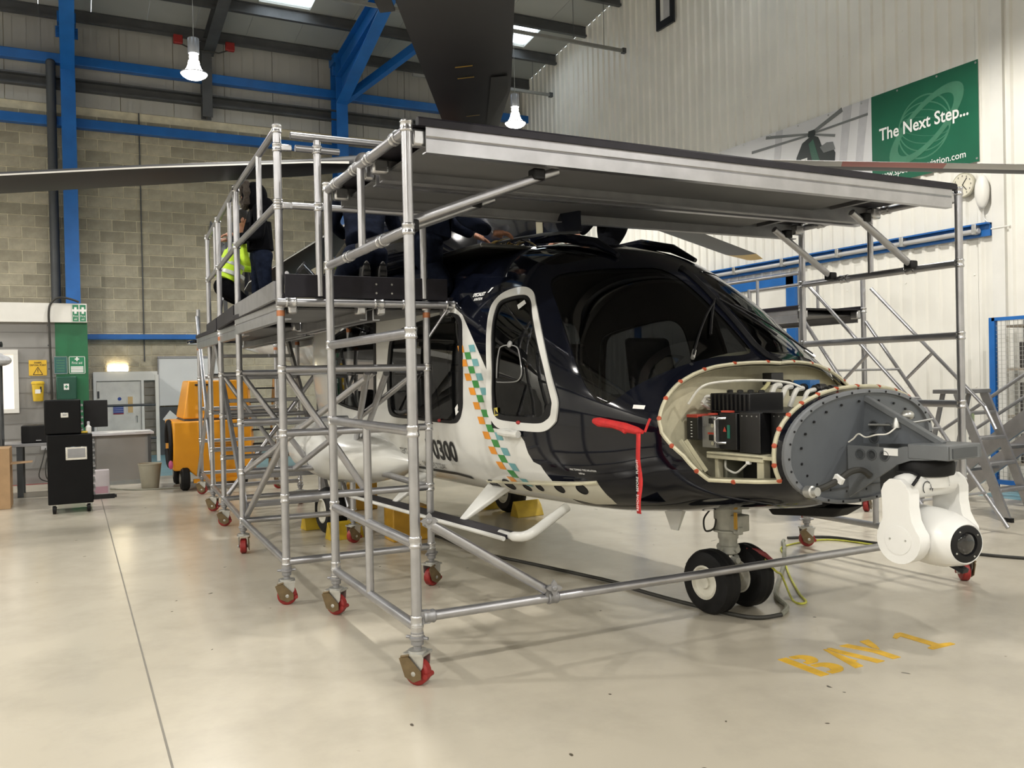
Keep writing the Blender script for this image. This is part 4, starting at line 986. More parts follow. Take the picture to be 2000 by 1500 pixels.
# ---- main gear, sponsons
for s_ in (1,-1):
    wheel(-4.12,s_*1.0,.22,.19); hb(MB().tube(L3(-4.12,s_*.95,.22),L3(-4.0,s_*.88,.75),.05,12), 'main_gear_leg', GW)
    rg = []
    for t,ry,rz_,vc,zc in ((-2.35,.03,.03,.98,.80),(-2.6,.16,.14,1.0,.80),(-3.0,.27,.22,1.05,.80),(-3.6,.33,.27,1.08,.81),(-4.2,.32,.25,1.06,.83),(-4.7,.24,.18,1.0,.86),(-5.1,.08,.07,.92,.90)):
        rg.append([L3(t,s_*(vc+ry*math.cos(2*PI*i/20)),zc+rz_*math.sin(2*PI*i/20)) for i in range(20)])
    sp_ = hb(MB().sweep(rg), 'sponson', HWHITE)
# sloping step bar under the near side
for s_ in (1,):
    stp = hb(MB().mm(L3(-3.0,s_*1.12,.485),L3(-.62,s_*1.25,.51)), 'boarding_step', PLY, None, bev=.004)
    hb(MB().tube(L3(-3.0,s_*1.26,.495),L3(-.60,s_*1.26,.495),.014,8), 'step_edge', HWHITE, stp)
    hb(MB().path(catmull([L3(-.75,s_*1.19,.50),L3(-.58,s_*1.20,.505),L3(-.46,s_*1.17,.53),L3(-.48,s_*1.0,.60),L3(-.50,s_*.87,.655)],6),[.022]*6+[.03]*13+[.028]*6,12), 'step_tube', HWHITE, stp)
    for t in (-1.28,-2.35): hb(MB().hexa([L3(t-.10,s_*.84,.70),L3(t+.14,s_*.84,.70),L3(t+.14,s_*.90,.72),L3(t-.10,s_*.90,.72),L3(t-.05,s_*1.13,.50),L3(t+.02,s_*1.13,.50),L3(t+.02,s_*1.16,.51),L3(t-.05,s_*1.16,.51)]), 'step_leg', HWHITE, stp, bev=.012)
for t,th,r_ in ((-.836,2.261,.036),(-.683,2.214,.034),(-.481,2.178,.040),(-.285,2.154,.042),(-1.25,2.33,.06),(-1.04,2.26,.055)):
    hb(MB().lathe(SP(t,th,-.002),SN(t,th),[(r_,0),(r_,.004),(r_*.86,.0045),(r_*.85,.002)],20), 'recess_shade_disc', BLACKP)  # black discs proud of the skin stand in for dark openings
hb(MB().path([SP(-1.30+.145*i,2.262-.0275*i+.004*i*i*.0,.004) for i in range(9)],.009,6), 'recess_lip', CREAM)
hb(MB().hexa([L3(.40,.10,.64),L3(.78,.06,.67),L3(.78,-.06,.67),L3(.40,-.10,.64),L3(.36,.12,.70),L3(.86,.10,.73),L3(.86,-.10,.73),L3(.36,-.12,.70)]), 'belly_antenna', RUBBER, None, bev=.01)
hb(MB().hexa([L3(-.20,.3,.50),L3(-.14,.3,.50),L3(-.14,.31,.50),L3(-.20,.31,.50),L3(-.26,.29,.64),L3(-.08,.29,.64),L3(-.08,.32,.64),L3(-.26,.32,.64)]), 'blade_antenna', HWHITE)
# ---- roof, engine deck, open cowling
rg = []
for t,wd,z0,z1 in ((-2.75,.55,2.36,2.80),(-2.8,.72,2.36,2.90),(-3.2,.78,2.36,2.98),(-4.4,.74,2.36,2.92),(-5.6,.50,2.34,2.72),(-6.6,.25,2.34,2.50)):
    rg.append([L3(t,wd*math.copysign(abs(math.sin(a))**.6,math.sin(a)),(z0+z1)/2-(z1-z0)/2*math.copysign(abs(math.cos(a))**.6,math.cos(a))) for a in [2*PI*i/24 for i in range(24)]])
hb(MB().sweep(rg), 'engine_cowling', NAVY)
PNL = [(-1.02,.34,2.43),(-1.3,.42,2.455),(-1.7,.46,2.47),(-2.2,.46,2.48)]
rg = []
for t,v,z in PNL: rg.append([L3(t+dt,v-dv,z+dz) for dt,dv,dz in ((0,0,0),(-.05,.03,.12),(-.10,.08,.25),(-.15,.16,.38),(-.15,.175,.37),(-.10,.10,.245),(-.05,.05,.118),(0,.02,0))])
cp = hb(MB().sweep(rg), 'raised_cowling_panel', mat('navy_panel',(.010,.013,.024),.16,0,.1,4,coat=1), None)
hb(MB().sweep([[L3(t+dt,v-dv,z+dz) for dt,dv,dz in ((0,-.004,-.005),(-.05,.026,.12),(-.10,.076,.25),(-.15,.156,.38),(-.15,.16,.38),(-.10,.08,.25),(-.05,.03,.12),(0,0,-.005))] for t,v,z in ((-1.33,.427,2.457),(-1.40,.435,2.46))]), 'panel_strip', CREAM, cp)
hb(MB().path([L3(-1.02,.345,2.425),L3(-1.3,.425,2.45),L3(-1.7,.465,2.465),L3(-2.2,.465,2.475)],.012,6), 'panel_edge', DGREY, cp)
for s_ in (1,-1): hb(MB().path([SP(-.62,s_*.30,.02),SP(-.85,s_*.26,.045),SP(-1.2,s_*.24,.05),SP(-1.5,s_*.22,.03)],[.015,.032,.036,.02],10), 'roof_fairing', NAVY)
rnd = random.Random(3)
for k_ in range(16):
    t = -1.68-rnd.random()*.6; v = .32+rnd.random()*.25; z = 2.36+rnd.random()*.05
    p = [L3(t,v,z),L3(t+rnd.uniform(-.08,.08),v-.05,z+.06),L3(t+rnd.uniform(-.15,.15),v-.1,z+.07),L3(t+rnd.uniform(-.2,.2),v-.15,z)]
    hb(MB().path(catmull(p,4),.004+rnd.random()*.006,6), 'engine_pipe', rnd.choice((STEEL,ALU2,BLACKP,BLACKP,mat('brass',(.22,.15,.04),.4,.6))))
hb(MB().mm(L3(-2.3,.35,2.34),L3(-1.4,.9,2.375)), 'engine_deck', mat('engine_deck_steel',(.10,.10,.095),.25,.8,.2,10), None, bev=.01)
# ---- tail
hb(MB().hexa([L3(-9.6,.05,2.3),L3(-10.5,.05,2.3),L3(-10.5,-.05,2.3),L3(-9.6,-.05,2.3),L3(-10.5,.04,4.0),L3(-11.1,.04,4.0),L3(-11.1,-.04,4.0),L3(-10.5,-.04,4.0)]), 'tail_fin', NAVY, None, bev=.02)
hb(MB().mm(L3(-10.4,.95,2.05),L3(-9.9,-.95,2.11)), 'tailplane', NAVY, None, bev=.02)
tr_ = hb(MB().lathe(L3(-10.85,.12,3.6),(0,-1,0),[(.12,0),(.12,.1),(.06,.16)],16), 'tail_rotor_hub', DGREY)
for k_ in range(3):
    a = k_*2*PI/3+.5; d = Vector((math.cos(a),0,math.sin(a))); c = L3(-10.85,.22,3.6); hb(MB().beam(c+d*.1,c+d*1.1,.02,.18,(0,1,0)) if 0 else MB().beam(c+d*.1,c+d*1.1,.18,.02,(0,1,0)), 'tail_rotor_blade', DGREY, tr_)
# ---- main rotor
def toL(P):
    d = Vector(P)-HO; return Vector((d.dot(HN), -d.dot(HS), d.z))
HUB = Vector((3.45,7.29,3.48)); hl = toL(HUB)
mast = hb(MB().lathe(Vector((hl.x,hl.y,2.85)),(0,0,1),[(.16,0),(.14,.2),(.13,.5)],20), 'rotor_mast', DGREY)
hub = hb(MB().lathe(Vector((hl.x,hl.y,3.38)),(0,0,1),[(.10,0),(.30,.02),(.34,.08),(.34,.14),(.25,.20),(.10,.24)],24), 'rotor_hub', DGREY)
BU = mat('blade_underside',(.020,.020,.021),.50,0,.12,3); BT = mat('blade_edge_light',(.50,.49,.46),.4); BRED = mat('blade_red',(.42,.09,.07),.45); BYEL = mat('blade_yellow',(.52,.33,.04),.45)
def blade(ang, droop, tipM=None, red=None, pitch=.10, marks=False, le=(11,), te=()):
    d = Vector((math.cos(ang),math.sin(ang),0)); c = Vector((-d.y,d.x,0))   # c = leading side (turns anticlockwise)
    mb = MB(); rings = []; ks = []
    RS = [.45,.7,1.0,1.25,1.6]+[1.6+.25*i for i in range(1,18)]+[6.0,6.06]
    prof = [(.235,0),(.22,.016),(.18,.026),(.08,.028),(-.05,.02),(-.18,.008),(-.235,0),(-.14,-.008),(-.05,-.014),(.08,-.018),(.18,-.016),(.235,-.010)]
    for r in RS:
        k_ = .35 if r < .7 else (.45 if r < 1.0 else (.8 if r < 1.3 else 1.0)); tk = 1.6 if r < 1.3 else 1.0
        if r > 5.6: k_ *= .55+.45*(6.1-r)/.5
        kl = 1.0 if r > 2.9 else max(.55,1-.35*(2.9-r)/1.3)
        ph = pitch; o_ = HUB+d*r+Vector((0,0,-droop*r+.0))
        rings.append([toL(o_+(c*(x*math.cos(ph))+Vector((0,0,x*math.sin(ph))))*k_*(kl if x > 0 else 1)+Vector((0,0,y*tk*1.3))) for x,y in prof])
    n_ = len(prof); V = [p for rg_ in rings for p in rg_]; F = []; K = []
    for j in range(len(rings)-1):
        rm = (RS[j]+RS[j+1])/2
        for i in range(n_):
            F.append((j*n_+i,j*n_+(i+1)%n_,(j+1)*n_+(i+1)%n_,(j+1)*n_+i))
            K.append(3 if (tipM and rm > 5.55) else (2 if (red and i in te and red[0] < rm < red[1]) else (1 if ((i in le or i in te) and rm > 1.3) else 0)))
    F += [tuple(range(n_-1,-1,-1)),tuple(range((len(rings)-1)*n_,len(rings)*n_))]; K += [0,0]
    o0 = len(mb.v); mb.v += V; mb.f += F; mb.k += K
    B_ = hb(mb, 'rotor_blade', [BU,BT,BRED,BYEL], None)
    hb(MB().box(toL(HUB+d*.42-Vector((0,0,droop*.4))),(.1,.1,.08)), 'blade_grip', DGREY, B_, bev=.01)
    def under(r, x): return toL(HUB+d*r+c*x+Vector((0,0,-droop*r+x*math.sin(pitch)-.028)))
    if marks:
        for r0 in (1.9,2.25,3.35,3.6):
            for x in (-.02,): hb(MB().add([under(r0,x-.04),under(r0+.02,x-.04),under(r0+.02,x+.05),under(r0,x+.05)],[(0,1,2,3)]), 'balance_mark', BYEL, B_)
        hb(MB().add([under(r,x) for r,x in ((1.7,.06),(3.3,.12),(3.3,.215),(2.9,.215),(1.7,.135))],[(0,1,2,3)]), 'erosion_strip', mat('erosion_grey',(.045,.045,.043),.5), B_)
        tb_ = MB().ext([under(4.62,-.24),under(4.95,-.24),under(4.95,-.30),under(4.62,-.30)],Vector((0,0,.01))); hb(tb_, 'trim_tab', BU, B_)
    return B_
blade(math.radians(243.5), .114, marks=True, le=()); blade(math.radians(171.5), .112); blade(math.radians(315.5), .114, red=(3.2,3.95), le=(), te=(6,7)); blade(math.radians(24.0), .062, tipM=1); blade(math.radians(99.5), .112)

# ---- red pitot cover with streamer (hangs on the near side)
PC = thing('pitot_cover', 'red pitot cover with hanging REMOVE BEFORE FLIGHT streamer', 'cover', hw(.27,.96,.72))
MB().path([hw(-.06,.99,1.195),hw(-.02,.99,1.19),hw(.08,.97,1.18),hw(.16,.955,1.165),hw(.25,.945,1.15),hw(.285,.94,1.145)],[.016,.026,.022,.026,.02,.01],10).path([hw(.10,.965,1.17),hw(.17,.96,1.15),hw(.2,.955,1.155)],[.006,.02,.006],8).build('cover_sleeve', mat('red_fabric',(.52,.02,.02),.7,0,.15,30,bump=.3), PC)
MB().path([hw(.285,.925,1.145),hw(.30,.915,1.19),hw(.305,.905,1.215)],.007,6).build('cover_tie', MATS['red_fabric'], PC)
bnd = [hw(.275,.962,1.14-.42*i/14)+HN*.004*math.sin(i*.9)+HS*.006*math.sin(i*.6) for i in range(15)]
q = MB(); V = []
for p in bnd: V += [p-HN*.0165, p+HN*.0165]
q.add(V,[(2*i,2*i+1,2*i+3,2*i+2) for i in range(14)])
st_ = q.build('streamer', MATS['red_fabric'], PC); md = st_.modifiers.new('thickness','SOLIDIFY'); md.thickness = .0015
q = MB(); text(q, 'REMOVE  BEFORE  FLIGHT', .024, hw(.275,.975,.735)+HN*.008, (0,0,1), -HN, xs=.96); q.build('streamer_lettering', TEXTW, PC, smooth=False)
# ================================================================== PROPS
# ---- things on the right wall
bn = thing('banner', 'green and white wall banner with helicopter picture reading The Next Step', 'banner', (10.06,9.3,4.0))
BX = XR-.045
def wallpoly(P, off, M, name, par): return MB().ext([(BX-off,y,z) for y,z in P],(.002,0,0)).build(name, M, par, smooth=False)
wallpoly([(6.93,3.99),(11.72,3.99),(11.72,5.245),(6.93,5.245)], .0, mat('banner_vinyl',(.62,.62,.63),.4,0,.04,2), 'banner_sheet', bn)
wallpoly([(6.93,3.99),(8.53,3.99),(8.53,5.245),(6.93,5.245)], .003, mat('banner_green',(.008,.105,.055),.38,0,.08,2), 'green_panel', bn)
PALE = mat('banner_pale',(.47,.47,.49),.4); PG = mat('banner_pale_green',(.055,.19,.115),.4)
for y0 in (8.75,9.05,10.4): wallpoly([(y0,3.99),(y0+.12,3.99),(y0-.15+.12,5.24),(y0-.15-.03,5.24)], .003, PALE, 'pale_band', bn)
def ell(cy, cz, a, b, rot, w_, n_=40, off_=.0068):
    P = []
    for r in (1,1-w_):
        for i in range(n_):
            u = 2*PI*i/n_; y = a*r*math.cos(u); z = b*r*math.sin(u); P.append((BX-off_,cy+y*math.cos(rot)-z*math.sin(rot),cz+y*math.sin(rot)+z*math.cos(rot)))
    return MB().add(P,[(i,(i+1)%n_,n_+(i+1)%n_,n_+i) for i in range(n_)])
gl = ell(7.68,4.63,.66,.28,-.62,.25).build('globe_ring', PG, bn, smooth=False, norms=False)
for k_ in range(4): ell(7.70,4.62,.40,.42-.1*k_,.3,.05,40,.0045+.0005*k_).build('globe_line', PG, bn, smooth=False, norms=False)
q = MB(); text(q, 'The Next Step...', .235, (BX-.009,8.40,4.60), (0,-1,0), (0,0,1), bold=.004, xs=.86); q.build('banner_title', TEXTW, bn, smooth=False)
q = MB(); text(q, 'www.specialist-aviation.com', .125, (BX-.009,8.44,4.08), (0,-1,0), (0,0,1), bold=.001, xs=.94); q.build('banner_address', TEXTW, bn, smooth=False)
# picture of a helicopter, seen from the front, in flight
PD = mat('picture_dark',(.012,.02,.018),.5); PGR = mat('picture_grey',(.16,.17,.17),.5); PGN = mat('picture_green',(.03,.11,.07),.5)
def cp(P): return [(9.64-x*1.0,4.58+y) for x,y in P]
wallpoly(cp([(-.34,-.10),(-.30,.15),(-.18,.34),(.02,.42),(.14,.36),(.20,.22),(.38,.20),(.46,.05),(.44,-.12),(.2,-.18),(-.2,-.18)]), .004, PD, 'pictured_body', bn)
wallpoly(cp([(.17,.20),(.30,.24),(.42,.22),(.46,.10),(.24,.10)]), .006, PGR, 'pictured_windshield', bn); wallpoly(cp([(-.05,.30),(.04,.35),(.20,-.1),(.05,-.12)]), .006, PGN, 'pictured_stripe', bn)
wallpoly(cp([(-.33,-.05),(-.2,.10),(-.08,.10),(-.1,-.05)]), .006, TEXTW, 'pictured_marking', bn); wallpoly(cp([(-.31,-.03),(-.12,.08),(-.09,.06),(-.28,-.05)]), .008, PD, 'pictured_marking', bn)
for a,b,w0,w1 in (((0.02,.45),(.60,.64),.05,.07),((.02,.44),(1.05,.45),.03,.035),((0.0,.44),(-.95,.62),.03,.05),((0,.43),(-1.28,.46),.03,.045),((.05,.42),(.46,.30),.03,.04)):
    A = Vector(a); B = Vector(b); n_ = Vector((-(B-A).y,(B-A).x)).normalized(); wallpoly(cp([tuple(A-n_*w0/2),tuple(B-n_*w1/2),tuple(B+n_*w1/2),tuple(A+n_*w0/2)]), .005, PGR, 'pictured_blade', bn)
wallpoly(cp([(-.06,.40),(.08,.40),(.07,.49),(-.05,.49)]), .007, PD, 'pictured_hub', bn)
for y in (6.96,7.5,8.1,8.7,9.3,9.9,10.5,11.1,11.68):
    for z in (4.03,5.21): MB().lathe((BX-.004,y,z),(-1,0,0),[(.014,0),(.014,.005),(.006,.006)],8).build('eyelet', STEEL, bn)
ck = thing('wall_clock', 'round white wall clock on the ribbed wall', 'clock', (10.04,7.13,3.73))
MB().lathe((10.06,7.13,3.73),(-1,0,0),[(.15,0),(.155,.01),(.155,.045),(.145,.055),(.14,.048)],36).build('clock_case', mat('clock_cream',(.50,.48,.38),.4), ck)
MB().lathe((10.01,7.13,3.73),(-1,0,0),[(.14,0),(.14,.002)],36).build('clock_face', mat('clock_face',(.66,.63,.52),.5), ck)
for k_ in range(12):
    a = k_*PI/6; MB().box((10.005,7.13-.112*math.sin(a),3.73+.112*math.cos(a)),(.003,.012,.02)).build('hour_mark', mat('mark_grey',(.25,.24,.2),.5), ck)
for a,l_ in ((.65,.10),(2.45,.085)): MB().beam((10.003,7.13,3.73),(10.003,7.13-l_*math.sin(a),3.73+l_*math.cos(a)),.006,.009,(1,0,0)).build('clock_hand', TEXTK, ck)
wlp = thing('alarm_sounder', 'white oval unit with a trailing wire on the wall trim', 'alarm', (10.03,6.88,3.62))
MB().ball((10.02,6.88,3.60),(.07,.09,.21),20,14).build('shell', WHITE, wlp); MB().path(catmull([(10.05,6.88,3.40),(10.05,6.89,3.33),(10.05,6.875,3.27),(10.05,6.82,3.21)],4),.006,6).build('wire', WHITE, wlp)
br = thing('wall_rail', 'blue channel with a grey pipe running along the ribbed wall', 'rail', (10.0,9.5,3.05))
MB().mm((10.03,6.79,3.05),(10.066,14.4,3.21)).build('channel', BLUE, br, smooth=False); MB().mm((9.96,6.79,3.19),(10.066,14.4,3.21)).build('channel_flange', BLUE, br); MB().tube((9.985,6.9,3.12),(9.985,14.3,3.12),.032,12).build('grey_pipe', mat('pipe_grey',(.42,.42,.42),.4), br)
for y in (6.95,8.0,9.1,10.2,11.3): MB().mm((9.945,y-.03,3.08),(10.03,y+.03,3.205)).build('pipe_bracket', STEEL, br, bev=.006)
MB().tube((10.05,6.80,3.13),(10.05,6.55,3.13),.01,6).build('cable_tail', WHITE, br)
vt = thing('framed_vent', 'black framed square high on the ribbed wall', 'vent', (10.05,13.15,8.2))
MB().mm((10.02,12.88,7.92),(10.066,12.98,8.95)).mm((10.02,13.30,7.92),(10.066,13.40,8.95)).mm((10.02,12.98,7.92),(10.066,13.30,8.06)).mm((10.02,12.98,8.75),(10.066,13.30,8.95)).build('black_frame', mat('frame_black',(.008,.01,.016),.4), vt, smooth=False); MB().mm((10.05,12.98,8.06),(10.066,13.30,8.75)).build('white_centre', PAPER, vt); MB().mm((10.045,12.99,8.08),(10.05,13.20,8.6)).build('grey_square', PALE, vt)
for nm_lab,y,x0 in (('thin grey trunking bar hung below the purlins beside the rooflight',14.4,-3.0),('thin grey trunking bar hung under the eaves near the block wall',17.35,6.6)):
    tk = thing('light_trunking', nm_lab, 'trunking', (10.0,y,7.88)); MB().mm((x0,y-.025,7.86),(9.98,y+.025,7.92)).build('bar', mat('trunking_grey',(.20,.20,.19),.5), tk, smooth=False)
    MB().mm((9.92,y-.04,7.84),(10.0,y+.04,7.94)).build('end_cap', DGREY, tk)
    for x in (x0+.4,8.8,9.5): MB().tube((x,y,7.92),(x,y,roofz(y)-.05),.006,5).build('hanger_rod', DGREY, tk)
# red alarm sounders with cross cable on the roof post
for xx_,lb in ((2.05,'red box with a cable next to the grey rafter nearer the left column'),(3.05,'red box with a cable on the purlin past the grey rafter')):
    rb = thing('red_junction_box', lb, 'junction box', (xx_,18.45,8.30)); MB().mm((xx_-.09,18.40,8.22),(xx_+.09,18.5,8.40)).build('box', RED, rb, bev=.02)
    MB().path([(xx_,18.45,8.25),((xx_+2.6)/2,18.42,8.14),(2.62,18.42,8.15)],.014,6).build('cable', CORD, rb)

# ---- office front: signs, boxes
def sign(nm, lb, x0, x1, z0, z1, y, M, cat='sign'):
    o = thing(nm, lb, cat, ((x0+x1)/2,y,z0)); MB().mm((x0,y-.006,z0),(x1,y,z1)).build('sign_plate', M, o); return o
SGN = mat('sign_green',(.015,.20,.09),.45); SGY = mat('sign_yellow',(.70,.44,.03),.45); SGT = mat('sign_teal',(.03,.13,.12),.35)
def frame(o, x0, x1, z0, z1, y, M, w_=.008):
    MB().mm((x0,y-.008,z0),(x0+w_,y-.006,z1)).mm((x1-w_,y-.008,z0),(x1,y-.006,z1)).mm((x0,y-.008,z0),(x1,y-.006,z0+w_)).mm((x0,y-.008,z1-w_),(x1,y-.006,z1)).build('sign_border', M, o)
def cross(o, x, z, s_, y, M=TEXTW): MB().mm((x-s_*.17,y-.0085,z-s_*.5),(x+s_*.17,y-.006,z+s_*.5)).mm((x-s_*.5,y-.009,z-s_*.17),(x+s_*.5,y-.006,z+s_*.17)).build('white_cross', M, o)
def words(o, lines, x, z, size, y, M, dz, bold=0, xs=.8):
    for i,l_ in enumerate(lines):
        q = MB(); text(q, l_, size, (x,y-.0095,z-i*dz), (1,0,0), (0,0,1), bold=bold, align='CENTER', xs=xs); q.build('sign_lettering', M, o, smooth=False)
YO = 14.615; YW = 14.695
for i,(x0,lb) in enumerate(((.035,'green first aid sign on the white fascia, the one next to bare fascia'),(.133,'green first aid sign on the white fascia, the one at its end'))):
    o = sign('first_aid_sign', lb, x0, x0+.092, 2.405, 2.665, YO, SGN); frame(o, x0, x0+.092, 2.405, 2.665, YO, TEXTW, .005); cross(o, x0+.046, 2.575, .10, YO); words(o, ('First','aid'), x0+.046, 2.475, .045, YO, TEXTW, .045)
o = sign('yellow_sign', 'yellow sharps disposal point sign with warning triangle on the grey wall', -.555, -.32, 1.605, 1.835, YW, SGY); words(o, ('SHARPS','DISPOSAL POINT'), -.4375, 1.785, .035, YW, TEXTK, .036, .0005)
q = MB(); P3 = [(-.50,1.62),(-.375,1.62),(-.4375,1.73)]
for i in range(3): q.beam((P3[i][0],YW-.008,P3[i][1]),(P3[(i+1)%3][0],YW-.008,P3[(i+1)%3][1]),.003,.008,(0,0,1) if i else (0,0,1))
q.mm((-.442,YW-.009,1.66),(-.433,YW-.006,1.70)); q.mm((-.442,YW-.009,1.64),(-.433,YW-.006,1.65)); q.build('warning_triangle', TEXTK, o)
o = sign('green_notice', 'teal green information notice on the green panel', -.225, -.045, 1.625, 1.885, YW-.012, SGT); frame(o,-.225,-.045,1.625,1.885,YW-.012,PALE,.005)
for k_ in range(5): MB().mm((-.19,YW-.02,1.66+.04*k_),(-.08,YW-.018,1.675+.04*k_)).build('notice_row', PG, o)
o = sign('first_aid_notice', 'green and white first aid notice with printed rows', -.025, .195, 1.625, 1.885, YW-.012, SGN); frame(o,-.025,.195,1.625,1.885,YW-.012,TEXTW,.008); cross(o,.085,1.845,.06,YW-.012); words(o,('First aid',),.085,1.77,.055,YW-.012,TEXTW,.05)
for k_ in range(4): MB().mm((0,YW-.02,1.645+.024*k_),(.17,YW-.018,1.663+.024*k_)).build('notice_row', TEXTW, o)
fb = thing('first_aid_box', 'dark green first aid box with a white cross on the green panel', 'box', (-.06,14.64,1.24)); MB().mm((-.20,14.57,1.235),(.075,14.688,1.585)).build('box_body', mat('box_green',(.006,.065,.04),.4), fb, bev=.015); MB().mm((-.10,14.562,1.385),(-.03,14.572,1.475)).build('box_label', PAPER, fb); cross(fb,-.065,1.43,.05,14.570,SGN)
sb = thing('sharps_bin', 'yellow sharps bin with a white label on the grey wall', 'bin', (-.44,14.62,1.22)); MB().lathe((-.44,14.61,1.225),(0,0,1),[(.062,0),(.068,.01),(.08,.25),(.088,.255),(.088,.28),(.07,.295)],20).build('bin_body', YEL, sb); MB().box((-.44,14.533,1.37),(.07,.004,.06)).build('bin_label', PAPER, sb); MB().box((-.40,14.535,1.40),(.02,.004,.08)).build('bin_mark', TEXTK, sb)
cd_ = thing('black_conduit', 'black cable conduit rising up the office wall and curving over the fascia', 'conduit', (-.27,14.6,.7)); MB().path(catmull([(-.25,14.60,.75),(-.262,14.60,1.6),(-.272,14.60,2.3),(-.275,14.59,2.52),(-.25,14.59,2.66),(-.17,14.59,2.75),(-.06,14.59,2.76),(.06,14.60,2.73),(.13,14.60,2.70)],5),.016,8).build('conduit_tube', CORD, cd_)
for z in (.95,1.35,1.7,2.05,2.35): MB().box((-.285,14.63,z),(.03,.06,.02)).build('saddle_clip', DGREY, cd_)

# ---- whiteboard corner, handrail
wbd = thing('whiteboard', 'large whiteboard standing against the block wall', 'whiteboard', (2.1,18.9,1.0)); MB().mm((1.59,18.90,1.0),(2.75,18.93,1.97)).build('board', mat('whiteboard_white',(.66,.67,.67),.25,0,.03,2), wbd); MB().mm((1.565,18.88,1.96),(2.78,18.94,2.0)).mm((1.565,18.88,.98),(1.59,18.94,1.97)).mm((2.75,18.88,.98),(2.78,18.94,1.97)).build('board_frame', ALUD, wbd, smooth=False)
pnl = thing('backing_board', 'dark grey lower board beneath the whiteboard', 'board', (2.2,18.95,0)); MB().mm((1.57,18.93,0),(3.2,18.98,.97)).build('panel_sheet', DGREY, pnl)
ntc = tag(MB().ext([(1.64,18.92,.72),(1.80,18.92,.60),(1.93,18.92,.76),(1.78,18.92,.90)],(0,-.003,0)).build('paper_notice', PAPER, smooth=False), 'white paper notice hung askew on the dark panel', 'notice')
hr = thing('handrail', 'grey tube handrail with a white end post before the white door', 'handrail', (1.4,17.5,0))
for z in (1.06,.44): MB().tube((.30,17.5,z),(1.42,17.5,z),.024,10).build('rail_tube', DGREY, hr)
MB().mm((1.40,17.47,0),(1.46,17.53,1.62)).build('end_post', WHITE, hr)
MB().tube((.33,17.5,0),(.33,17.5,1.06),.024,10).build('rail_post', DGREY, hr)

# ---- workbench corner
tc = thing('tool_chest', 'tall black tool chest on casters with chrome handles', 'tool chest', (-.02,11.3,0)); TCB = mat('chest_black',(.004,.004,.0045),.42,0,.2,6,spec=.15)
MB().mm((-.26,11.0,.11),(.20,11.55,.895)).build('lower_cabinet', TCB, tc, bev=.01); MB().mm((-.28,11.03,.90),(.09,11.5,1.285)).build('upper_chest', TCB, tc, bev=.012)
for k_ in range(8): MB().mm((.20,11.04,.15+.09*k_),(.225,11.52,.175+.09*k_)).build('drawer_handle', ALUD, tc)
for k_ in range(5): MB().mm((.09,11.06,.93+.07*k_),(.112,11.48,.95+.07*k_)).build('drawer_handle', ALUD, tc)
def chromecup(x0,x1,z0,z1,y,par):
    o = MB().mm((x0,y-.012,z0),(x1,y,z1)).build('recessed_handle', CHROME, par, bev=.02); MB().mm((x0+.02,y-.016,z0+.025),(x1-.02,y-.010,z1-.02)).build('handle_recess', ALUD, o, bev=.012)
chromecup(-.075,.145,.605,.755,11.0,tc); chromecup(-.115,-.035,1.085,1.145,11.03,tc)
for x in (-.2,.15):
    for y in (11.08,11.47): MB().lathe((x-.02,y,.055),(1,0,0),[(.02,0),(.055,.004),(.055,.036),(.02,.04)],16).build('caster_wheel', RUBBER, tc); MB().box((x,y,.10),(.07,.07,.03)).build('caster_plate', STEEL, tc)
MB().mm((.20,11.0,.14),(.42,11.05,.19)).mm((.36,10.99,.15),(.44,11.06,.18)).build('push_handle', BLACKP, tc)
mo = thing('monitor', 'black flat monitor seen from behind beside the tool chest', 'monitor', (.25,11.3,.9)); MB().mm((.12,11.28,.955),(.375,11.31,1.27)).build('screen', BLACKP, mo, bev=.006); MB().box((.17,11.33,.935),(.03,.03,.065)).box((.155,11.33,.9005),(.06,.08,.008)).build('stand', BLACKP, mo)
bt = thing('spray_bottle', 'small white bottle standing on the black tool chest', 'bottle', (.165,11.12,.9)); MB().lathe((.165,11.12,.897),(0,0,1),[(.03,0),(.032,.01),(.032,.07),(.015,.09),(.012,.10)],14).build('bottle_body', PAPER, bt); MB().lathe((.165,11.12,.997),(0,0,1),[(.016,0),(.016,.03),(.01,.035)],10).build('bottle_cap', PALE, bt)
tag(MB().box((.12,11.10,.913),(.07,.08,.022)).build('yellow_pad', YEL, bev=.005), 'small yellow pad lying on the black tool chest', 'pad')
bch = thing('workbench', 'dark steel workbench under the lit office window', 'workbench', (-.6,13.2,0)); MB().mm((-1.6,12.95,.66),(-.02,13.6,.70)).build('bench_top', ALUD, bch, bev=.004)
for x in (-1.55,-.62,-.07):
    for y in (13.0,13.55): MB().mm((x-.035,y-.03,0),(x+.035,y+.03,.66)).build('bench_leg', DGREY, bch)
prn = thing('printer', 'black boxy printer on the steel workbench', 'printer', (-.36,13.25,.70)); MB().mm((-.60,13.02,.701),(-.12,13.45,.93)).build('printer_body', BLACKP, prn, bev=.012); MB().box((-.22,13.017,.86),(.05,.004,.05)).build('label_sticker', PAPER, prn); MB().box((-.22,13.016,.83),(.05,.004,.015)).build('green_sticker', mat('sticker_green',(.30,.36,.22),.5), prn); MB().box((-.40,13.017,.735),(.06,.003,.01)).build('badge', PALE, prn)
skt = thing('socket_strip', 'grey socket strip with dangling black leads under the workbench', 'socket strip', (-.28,13.64,.5)); MB().mm((-.42,14.62,.50),(-.1,14.69,.58)).build('strip_body', PALE, skt)
for k_ in range(3): MB().path(catmull([(-.36+.08*k_,14.60,.53),(-.40+.05*k_,14.55,.35),(-.45+.09*k_,14.5,.12),(-.33+.05*k_,14.5,.04),(-.2+.03*k_,14.5,.10),(-.15,14.55,.3)],5),.008,6).build('lead', CORD if k_ < 2 else CORDG, skt)
